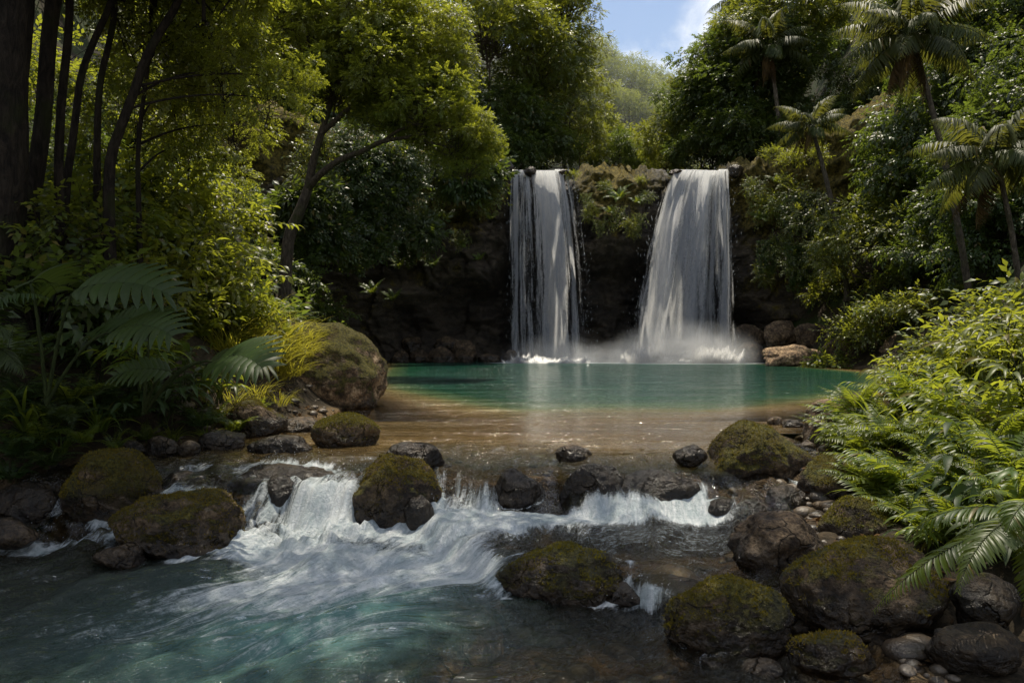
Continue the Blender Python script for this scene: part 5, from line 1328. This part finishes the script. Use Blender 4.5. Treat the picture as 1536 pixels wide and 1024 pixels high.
    # ---- undergrowth of the slopes
    def under(x0, x1, y0, y1, step, lst, group, d0, jit=.4, skip=None, pull=.3):
        yy = y0; row = 0
        while yy <= y1:
            xx = x0+(step*.5 if row % 2 else 0)
            while xx <= x1:
                px, py = xx+rnd.uniform(-jit, jit)*step, yy+rnd.uniform(-jit, jit)*step; xx += step
                if skip and skip(px, py): continue
                kind, name, s, ph, cat = lst[rnd.randrange(len(lst))]
                ray_plant(kind, name, px, py, s*rnd.uniform(.8, 1.25), ph, cat, group, d0=d0, pull=pull)
            yy += step*.8; row += 1
    SD = ('shrub_d', 'shrub', 1.5, 'dark green shrub', 'shrub'); SM = ('shrub_m', 'shrub', 1.4, 'mid-green shrub', 'shrub'); FD = ('fern_d', 'fern', 1.6, 'dark arching fern', 'fern'); FG = ('fern', 'fern', 1.5, 'light green fern', 'fern')
    under(400, 590, 350, 505, 48, [FD, FD, FG, SD], 'undergrowth on the left shore below the leaning tree', 17.)
    under(1215, 1450, 330, 440, 58, [SD, SM, SD, FG], 'undergrowth on the right slope', 20.)
    under(1150, 1240, 380, 480, 45, [SD, FD, SM], 'undergrowth on the right slope', 30.)
    under(1150, 1560, 40, 330, 85, [('shrub_d', 'shrub', 2.3, 'dark green shrub', 'shrub'), ('shrub_m', 'shrub', 2.2, 'mid-green shrub', 'shrub')], 'undergrowth on the right slope', 20.)
    under(400, 720, 40, 330, 85, [('shrub_d', 'shrub', 2.3, 'dark green shrub', 'shrub'), ('shrub_m', 'shrub', 2.2, 'mid-green shrub', 'shrub')], 'undergrowth on the left slope', 20.)
    # pale bush over the far right shore
    for px, py, D, s, kind in ((1250, 490, 36.5, 1.3, 'shrub_m'), (1285, 480, 36, 1.5, 'shrub_l'), (1325, 475, 35.5, 1.6, 'shrub_m'), (1365, 470, 34.5, 1.5, 'shrub_l'), (1300, 510, 35.4, 1.1, 'shrub_m'), (1395, 460, 33, 1.4, 'shrub_m')):
        p = at(px, py, D); plant(kind, 'shrub', p[0], p[1], s, 'leafy shore bush', 'shrub', 'bushes over the far right shore', z=min(p[2]+.1-.5*s, tz(p[0], p[1])+.7), sz=1.)
    near_plants(rnd)
    finish_labels()

def near_plants(rnd):
    # ---- left bank
    LB = 'plants on the left bank'
    for px, py, D, s, kind, nm, ph, cat in (
            (190, 420, 11.5, 1.1, 'shrub_n', 'shrub', 'sunlit yellow-green shrub', 'shrub'), (265, 400, 12, 1.15, 'shrub_n', 'shrub', 'sunlit yellow-green shrub', 'shrub'), (320, 425, 12.5, 1.05, 'shrub_n', 'shrub', 'sunlit yellow-green shrub', 'shrub'),
            (240, 470, 11, .9, 'shrub_n', 'shrub', 'sunlit yellow-green shrub', 'shrub'), (130, 440, 10, 1.0, 'shrub_m', 'shrub', 'shaded green shrub', 'shrub'), (345, 465, 12.5, .8, 'shrub_n', 'shrub', 'sunlit yellow-green shrub', 'shrub'),
            (60, 430, 9, 1.0, 'shrub_d', 'shrub', 'shaded dark shrub', 'shrub'), (150, 490, 9.5, .8, 'shrub_d', 'shrub', 'shaded dark shrub', 'shrub'), (285, 360, 13.5, 1.1, 'shrub_n', 'shrub', 'sunlit yellow-green shrub', 'shrub'), (210, 350, 13, 1.1, 'shrub_n', 'shrub', 'sunlit yellow-green shrub', 'shrub'),
            (225, 320, 11.5, 1.0, 'fern_n', 'fern', 'fern with a bright arching frond', 'fern'), (330, 420, 12., .85, 'fern_n', 'fern', 'sunlit feathery fern', 'fern'), (360, 450, 12.2, .75, 'fern_n', 'fern', 'sunlit feathery fern', 'fern'), (300, 470, 11.5, .75, 'fern_n', 'fern', 'sunlit feathery fern', 'fern'),
            (380, 500, 12.6, .9, 'fern_n', 'fern', 'sunlit feathery fern', 'fern'), (180, 300, 12.5, 1.2, 'shrub_n', 'shrub', 'sunlit yellow-green shrub', 'shrub'), (250, 290, 13.5, 1.2, 'shrub_n', 'shrub', 'sunlit yellow-green shrub', 'shrub'), (120, 340, 11, 1.1, 'shrub_m', 'shrub', 'shaded green shrub', 'shrub'), (320, 330, 14., 1.1, 'shrub_n', 'shrub', 'sunlit yellow-green shrub', 'shrub'), (60, 350, 9.6, .9, 'shrub_m', 'shrub', 'shaded green shrub', 'shrub'), (290, 440, 11.6, .9, 'fern_n', 'fern', 'sunlit feathery fern', 'fern'), (250, 500, 10.4, .8, 'fern_n', 'fern', 'sunlit feathery fern', 'fern'), (370, 470, 12.8, .9, 'strap', 'leafy_plant', 'sunlit clump of strap leaves', 'plant'), (330, 490, 12., .9, 'strap', 'leafy_plant', 'sunlit clump of strap leaves', 'plant'), (400, 450, 13.6, .8, 'fern_n', 'fern', 'sunlit feathery fern', 'fern'), (430, 478, 13.6, .7, 'fern_n', 'fern', 'sunlit feathery fern', 'fern'), (345, 520, 12, .8, 'fern_n', 'fern', 'sunlit feathery fern', 'fern')):
        p = at(px, py, D); plant(kind, nm, p[0], p[1], s, ph, cat, LB, z=p[2]-.55*s)
    for px, py, D, s in ((395, 520, 13.2, 1.7), (425, 505, 13.5, 1.5), (370, 540, 12.8, 1.6), (410, 555, 13., 1.5), (440, 490, 14.1, 1.2), (455, 515, 13.7, 1.0), (350, 560, 12, 1.2), (390, 585, 12.8, 1.2), (440, 545, 13.2, .9), (375, 500, 13.4, 1.6), (345, 520, 12.8, 1.5), (330, 545, 12, 1.3), (420, 580, 12.9, .9), (465, 500, 14.2, .8), (405, 485, 14.2, 1.5), (480, 492, 14.6, .6), (385, 600, 11.6, .8), (350, 600, 11., .8), (420, 600, 12., .7), (330, 620, 10.4, .6), (400, 520, 12.6, 1.6), (360, 530, 12., 1.5)):
        p = at(px, py, D); plant('grass', 'grass_tuft', p[0], p[1], s, 'sunlit grass tuft', 'grass', 'grass tufts by the left boulder', z=max(p[2]-.25*s, tz(p[0], p[1])-.04))
    # dark ferns and herbs close to the water
    for px, py, D, s, kind in ((40, 560, 8.2, .9, 'fern_d'), (95, 590, 8.0, .8, 'fern_d'), (30, 640, 7.8, .8, 'fern_d'), (150, 570, 8.6, .8, 'fern_d'), (125, 640, 7.9, .45, 'fern_n'), (200, 590, 8.8, .7, 'fern_d'), (250, 600, 9.2, .7, 'lance_w'), (180, 620, 8.6, .5, 'lance_w'), (300, 610, 9.6, .65, 'fern_d'), (330, 570, 10.2, .7, 'lance'), (10, 500, 8., 1., 'fern_d'), (70, 670, 7.7, .5, 'fern_d'), (230, 560, 9.2, .8, 'fern_d'), (275, 560, 9.6, .8, 'lance_w'), (350, 620, 10.0, .6, 'fern'), (380, 600, 10.8, .6, 'fern'), (320, 600, 10.4, .7, 'fern'), (140, 530, 9, .9, 'lance_w'), (15, 690, 7.7, .5, 'fern_d'), (60, 620, 7.9, .8, 'fern'), (110, 560, 8.3, .9, 'fern'), (170, 650, 8.2, .4, 'fern'), (220, 640, 8.9, .4, 'fern_n'), (260, 640, 9.3, .4, 'strap'), (40, 600, 7.9, .7, 'strap'), (150, 610, 8.3, .6, 'strap'), (310, 640, 9.6, .35, 'strap'), (90, 650, 7.9, .5, 'strap'), (0, 580, 7.8, .9, 'fern_d'), (205, 540, 8.8, .8, 'lance')):
        p = at(px, py, D); plant(kind, 'fern' if kind.startswith('fern') else 'leafy_plant', p[0], p[1], s, 'dark fern hanging to the water' if kind.startswith('fern') else 'shaded plant with pointed leaves', 'fern' if kind.startswith('fern') else 'plant', LB, z=p[2]-.45*s)
    # big lobed leaves
    for bx_, specs, ph in (((215, 560, 7.6), [(232, 470, 7.4, 170, .75), (350, 540, 7.2, -28, .85), (270, 560, 7.0, 215, .5), (330, 545, 7.6, 10, .7)], 'big plant with deeply lobed bluish-green leaves on the left bank'),
                           ((70, 540, 7.), [(120, 415, 6.9, 8, .95), (40, 400, 6.9, 120, .8), (195, 490, 6.7, -12, .75)], 'second lobed-leaf plant, left of the big one, under the dark trunks')):
        P0 = at(*bx_); zb = P0[2]-.1
        root = empty('lobed_leaf_plant', tuple(P0)); tag(root, ph, 'plant')
        for k, (px, py, D, azd, L) in enumerate(specs):
            tip0 = at(px, py, D)-P0; st = np.linalg.norm(tip0); az = R(azd)-.25
            G, Gs = lobed_leaf(L*1.05, 70+k+int(bx_[0]), az, 18, .42, (0, 0, 0), .01, 60)
            lv, lf, lm = G.arr(); lv = lv+tip0*.82
            o = link('leaf', mesh('lobed_leaf', lv, lf, [MAT['l_wax'], MAT['stem']], lm), root)
            v, f = tube(bez((0, 0, -.4), tip0*.5+np.array([0, 0, .15]), tip0*.82, 8), np.linspace(.018, .011, 8), 6)
            link('stalk', mesh('leaf_stalk', v, f, [MAT['stem']]), root)
    # palm-like fronds at the far left edge
    P0 = at(-60, 520, 7.0); root = empty('cycad', tuple(P0)); tag(root, 'plant with long feathery fronds coming in from the left edge', 'plant')
    for k, (az, lean, L, ar) in enumerate(((-.15, 60, 1.1, .5), (-.55, 35, 1.0, .45), (-.35, 10, .9, .4), (.2, 70, 1.1, .5), (-.8, -5, .8, .35))):
        G = frond_geo(L, 40, .26, .034, ar, lean, 60, 900+k, .25, .010, True, az=az); link('frond', G.mesh('feather_frond', [MAT['l_wax'], MAT['stem']]), root)
    # ---- right bank
    RB = 'plants on the right bank'
    big = [(1300, 600, 9.5, .9, 'fernb'), (1350, 570, 9.5, .8, 'lance_y'), (1400, 560, 9.2, 1., 'fernb'), (1460, 530, 9., .9, 'lance_y'), (1510, 500, 8.6, .9, 'lance_y'), (1310, 640, 8.4, .9, 'fernb'), (1370, 630, 8., .9, 'fernb'), (1430, 610, 7.6, .8, 'lance_y'), (1490, 590, 7.4, 1., 'fernb'), (1540, 560, 7.2, .9, 'lance_y'),
           (1345, 690, 7.2, .85, 'fernb'), (1400, 690, 6.8, .9, 'fernb'), (1460, 680, 6.4, .75, 'lance_w'), (1520, 650, 6.2, .8, 'fernb'), (1360, 735, 6.6, .7, 'fernb'), (1420, 745, 6.1, .7, 'fernb'), (1490, 740, 5.8, .65, 'lance_w'), (1540, 720, 5.6, .7, 'lance'), (1300, 690, 7.6, .45, 'lance'), (1270, 650, 8.6, .45, 'lance'), (1440, 545, 10.5, .8, 'shrub_m'), (1500, 510, 10.5, .9, 'shrub_n'), (1550, 470, 11, 1., 'shrub_m'), (1390, 555, 10.5, .6, 'shrub_n'), (1540, 530, 9.5, .8, 'shrub_n'),
           (1470, 800, 5.2, .5, 'lance_w'), (1530, 800, 5., .55, 'lance_w'), (1400, 790, 5.6, .4, 'lance'), (1320, 600, 9., .8, 'strap'), (1370, 600, 8.6, .9, 'strap'), (1310, 660, 8., .7, 'strap'), (1400, 650, 7.4, .8, 'strap'), (1350, 710, 6.9, .7, 'strap'), (1440, 700, 6.3, .75, 'strap'), (1400, 760, 5.9, .6, 'strap'), (1500, 660, 6.4, .8, 'strap'), (1290, 620, 9., .6, 'strap'), (1460, 570, 8.4, .9, 'strap')]
    ph = {'lance_y': ('leafy_plant', 'sunlit clump of long pointed leaves', 'plant'), 'lance': ('leafy_plant', 'green clump of long pointed leaves', 'plant'), 'lance_w': ('leafy_plant', 'shaded clump of broad pointed leaves', 'plant'), 'shrub_n': ('shrub', 'sunlit yellow-green shrub', 'shrub'), 'shrub_m': ('shrub', 'mid-green shrub', 'shrub'), 'strap': ('leafy_plant', 'clump of arching strap leaves', 'plant'), 'fernb': ('fern', 'long arching light fern', 'fern')}
    for px, py, D, s, kind in big:
        p = at(px, py, D); nm, w_, c_ = ph[kind]; plant(kind, nm, p[0], p[1], s*1.05, w_, c_, RB, z=p[2]-.55*s)
    for px, py, D, s in ((1340, 640, 8., .8), (1290, 700, 7.4, .6), (1370, 700, 6.9, .8), (1430, 660, 7.0, .8), (1330, 760, 6.5, .5), (1285, 590, 9.4, .7), (1450, 720, 6., .7), (1500, 690, 5.9, .7), (1310, 790, 6.2, .35), (1280, 630, 9., .6), (1300, 660, 8.4, .7), (1320, 710, 7.2, .7), (1390, 640, 7.6, .9), (1420, 700, 6.4, .8), (1370, 760, 6.2, .6), (1440, 760, 5.6, .6), (1480, 640, 6.8, .9), (1360, 590, 9., .8), (1520, 720, 5.4, .7)):
        p = at(px, py, D); plant('fern_n', 'fern', p[0], p[1], s, 'bright green fern', 'fern', RB, z=p[2]-.35*s)
    # long fern frond reaching into the bottom right corner
    P0 = at(1565, 775, 4.3); root = empty('fern', tuple(P0)); tag(root, 'large fern with a long frond hanging before rocks, lower right corner', 'fern')
    for k, (az, lean, L, ar) in enumerate(((3.3, -8, 1.15, .26), (3.65, 10, .95, .42), (2.9, 15, .8, .45), (4.1, -30, .75, .25), (3.9, 40, .6, .6))):
        G = frond_geo(L, 52, .17, .022, ar, lean, 62, 950+k, .12, .006, True, .15, az=az); link('frond', G.mesh('long_frond', [MAT['l_fern'], MAT['stem']]), root)

# ------------------------------------------------------------------ labels that single out
ORD = ['first', 'second', 'third', 'fourth', 'fifth', 'sixth', 'seventh', 'eighth', 'ninth', 'tenth', 'eleventh', 'twelfth', 'thirteenth', 'fourteenth']
def zone(px, py):
    cols = [(-999, 60, 'by the thick left trunk'), (60, 180, 'among the left trunks'), (180, 300, 'above the lobed leaves'), (300, 400, 'right of the thicket'), (400, 480, 'at the leaning tree'), (480, 580, 'right of the leaning tree'), (580, 680, 'above the dark cave'), (680, 770, 'by the left waterfall'), (770, 880, 'above the left waterfall'),
            (880, 960, 'above the mossy cliff'), (960, 1100, 'above the right waterfall'), (1100, 1190, 'by the right waterfall'), (1190, 1290, 'near the short palm'), (1290, 1380, 'left of the tallest palm'), (1380, 1470, 'at the tallest palm'), (1470, 9999, 'at the right edge')]
    c = next(n for a, b, n in cols if a <= px < b)
    rows = [(-9999, 70, 'at the top'), (70, 190, 'high'), (190, 320, 'midway up'), (320, 440, 'low'), (440, 560, 'near the waterline'), (560, 680, 'lower down'), (680, 9999, 'in the foreground')]
    return next(n for a, b, n in rows if a <= py < b), c

def finish_labels():
    from collections import defaultdict
    bk = defaultdict(list)
    for o, ph, cat, grp in PL:
        ref = o
        for ch in o.children:
            if ch.name.startswith('crown'): ref = ch; break
        p = Vector(o.location)+(Vector(ref.location) if ref is not o else Vector((0, 0, .3)))
        px, py = proj(p); uniq = ph.startswith(('thick', 'second', 'thin', 'tallest', 'short', 'shaded palm', 'palm', 'dark trunk'))
        r_, c_ = zone(px, py)
        key = ph if uniq else f'{ph} {r_} {c_}'
        bk[key].append((p[1], px, o, cat, grp))
    for key, lst in bk.items():
        lst.sort(key=lambda q: q[0])
        for i, (d, px, o, cat, grp) in enumerate(lst):
            if len(lst) == 1: lb = key
            elif len(lst) == 2: lb = ('nearer ' if i == 0 else 'farther ')+key
            else: lb = f'{ORD[i]} nearest {key}'
            tag(o, lb, cat, grp)
# ------------------------------------------------------------------ put it together
MAT = dict(rock=rock_mat(), cliff=cliff_mat(), ground=ground_mat(), water=water_mat(), fall=fall_mat('falling_water', 1.), fall_fine=fall_mat('falling_water_fine', 1.7), drop=drop_mat())
MAT['moss'] = leaf_mat('moss_blades', (.045, .042, .008), (.24, .19, .03), (.26, .22, .03), .8, .3, .1)
build_land(MAT)
build_rocks()
build_water(MAT, ROCKS)
build_cliff(MAT)
build_falls(MAT)
build_splash(MAT)
MAT['pebble'] = pebble_mat(); MAT['litter'] = leaf_mat('litter_leaf', (.03, .018, .009), (.13, .08, .035), (.12, .06, .02), .7, .15, .1)
build_pebbles(MAT)
build_haze()
if 'build_plants' in globals(): build_plants()

# ------------------------------------------------------------------ light
SUN_EL, SUN_AZ = R(73), R(8)      # azimuth from +Y towards +X
w = bpy.data.worlds.new('World'); SC.world = w; w.use_nodes = True
w.node_tree.nodes.clear(); t = NT(w.node_tree)
out = t.n('ShaderNodeOutputWorld')
sky = t.n('ShaderNodeTexSky', sky_type='NISHITA', sun_disc=False, sun_elevation=SUN_EL, sun_rotation=SUN_AZ)
sky.air_density = 1.; sky.dust_density = .6; sky.ozone_density = 1.2
tc = t.n('ShaderNodeTexCoord').outputs['Generated']
cl = t.noise(t.mapping(tc, (3.4, 3.4, 5.2), (.37, .1, .55)), 1.6, 6., .55, .3)
cl = t.ss(cl, .42, .64, 0., .85)
col = t.mix(cl, sky.outputs[0], (9.8, 9.6, 9.2, 1))
bg = t.n('ShaderNodeBackground', ins={'Color': col, 'Strength': .15})
t.L.new(bg.outputs[0], out.inputs[0])
sl = bpy.data.lights.new('sun', 'SUN'); sl.energy = 5.0; sl.angle = R(.55); sl.color = (1., .91, .74)
so = bpy.data.objects.new('sun', sl); COL.objects.link(so)
dirv = Vector((math.sin(SUN_AZ)*math.cos(SUN_EL), math.cos(SUN_AZ)*math.cos(SUN_EL), math.sin(SUN_EL)))
so.rotation_euler = dirv.to_track_quat('Z', 'Y').to_euler(); so.location = (0, 30, 60)

# ------------------------------------------------------------------ camera and render
cam = bpy.data.cameras.new('camera'); cam.sensor_width = 36; cam.lens = FPX/1536*36; cam.clip_start = .05; cam.clip_end = 2000
co = bpy.data.objects.new('camera', cam); COL.objects.link(co); co.location = (0, 0, CAMZ); co.rotation_euler = (R(90), 0, 0)
SC.camera = co
SC.render.engine = 'CYCLES'
cy = SC.cycles
cy.use_denoising = True
try: cy.denoiser = 'OPENIMAGEDENOISE'
except Exception: pass
cy.max_bounces = 8; cy.diffuse_bounces = 4; cy.glossy_bounces = 3; cy.transmission_bounces = 4; cy.transparent_max_bounces = 12; cy.volume_bounces = 2
cy.caustics_reflective = False; cy.caustics_refractive = False
cy.sample_clamp_indirect = 6.
cy.volume_step_rate = 2.
SC.view_settings.view_transform = 'Standard'; SC.view_settings.look = 'None'; SC.view_settings.exposure = 0
SC.render.film_transparent = False
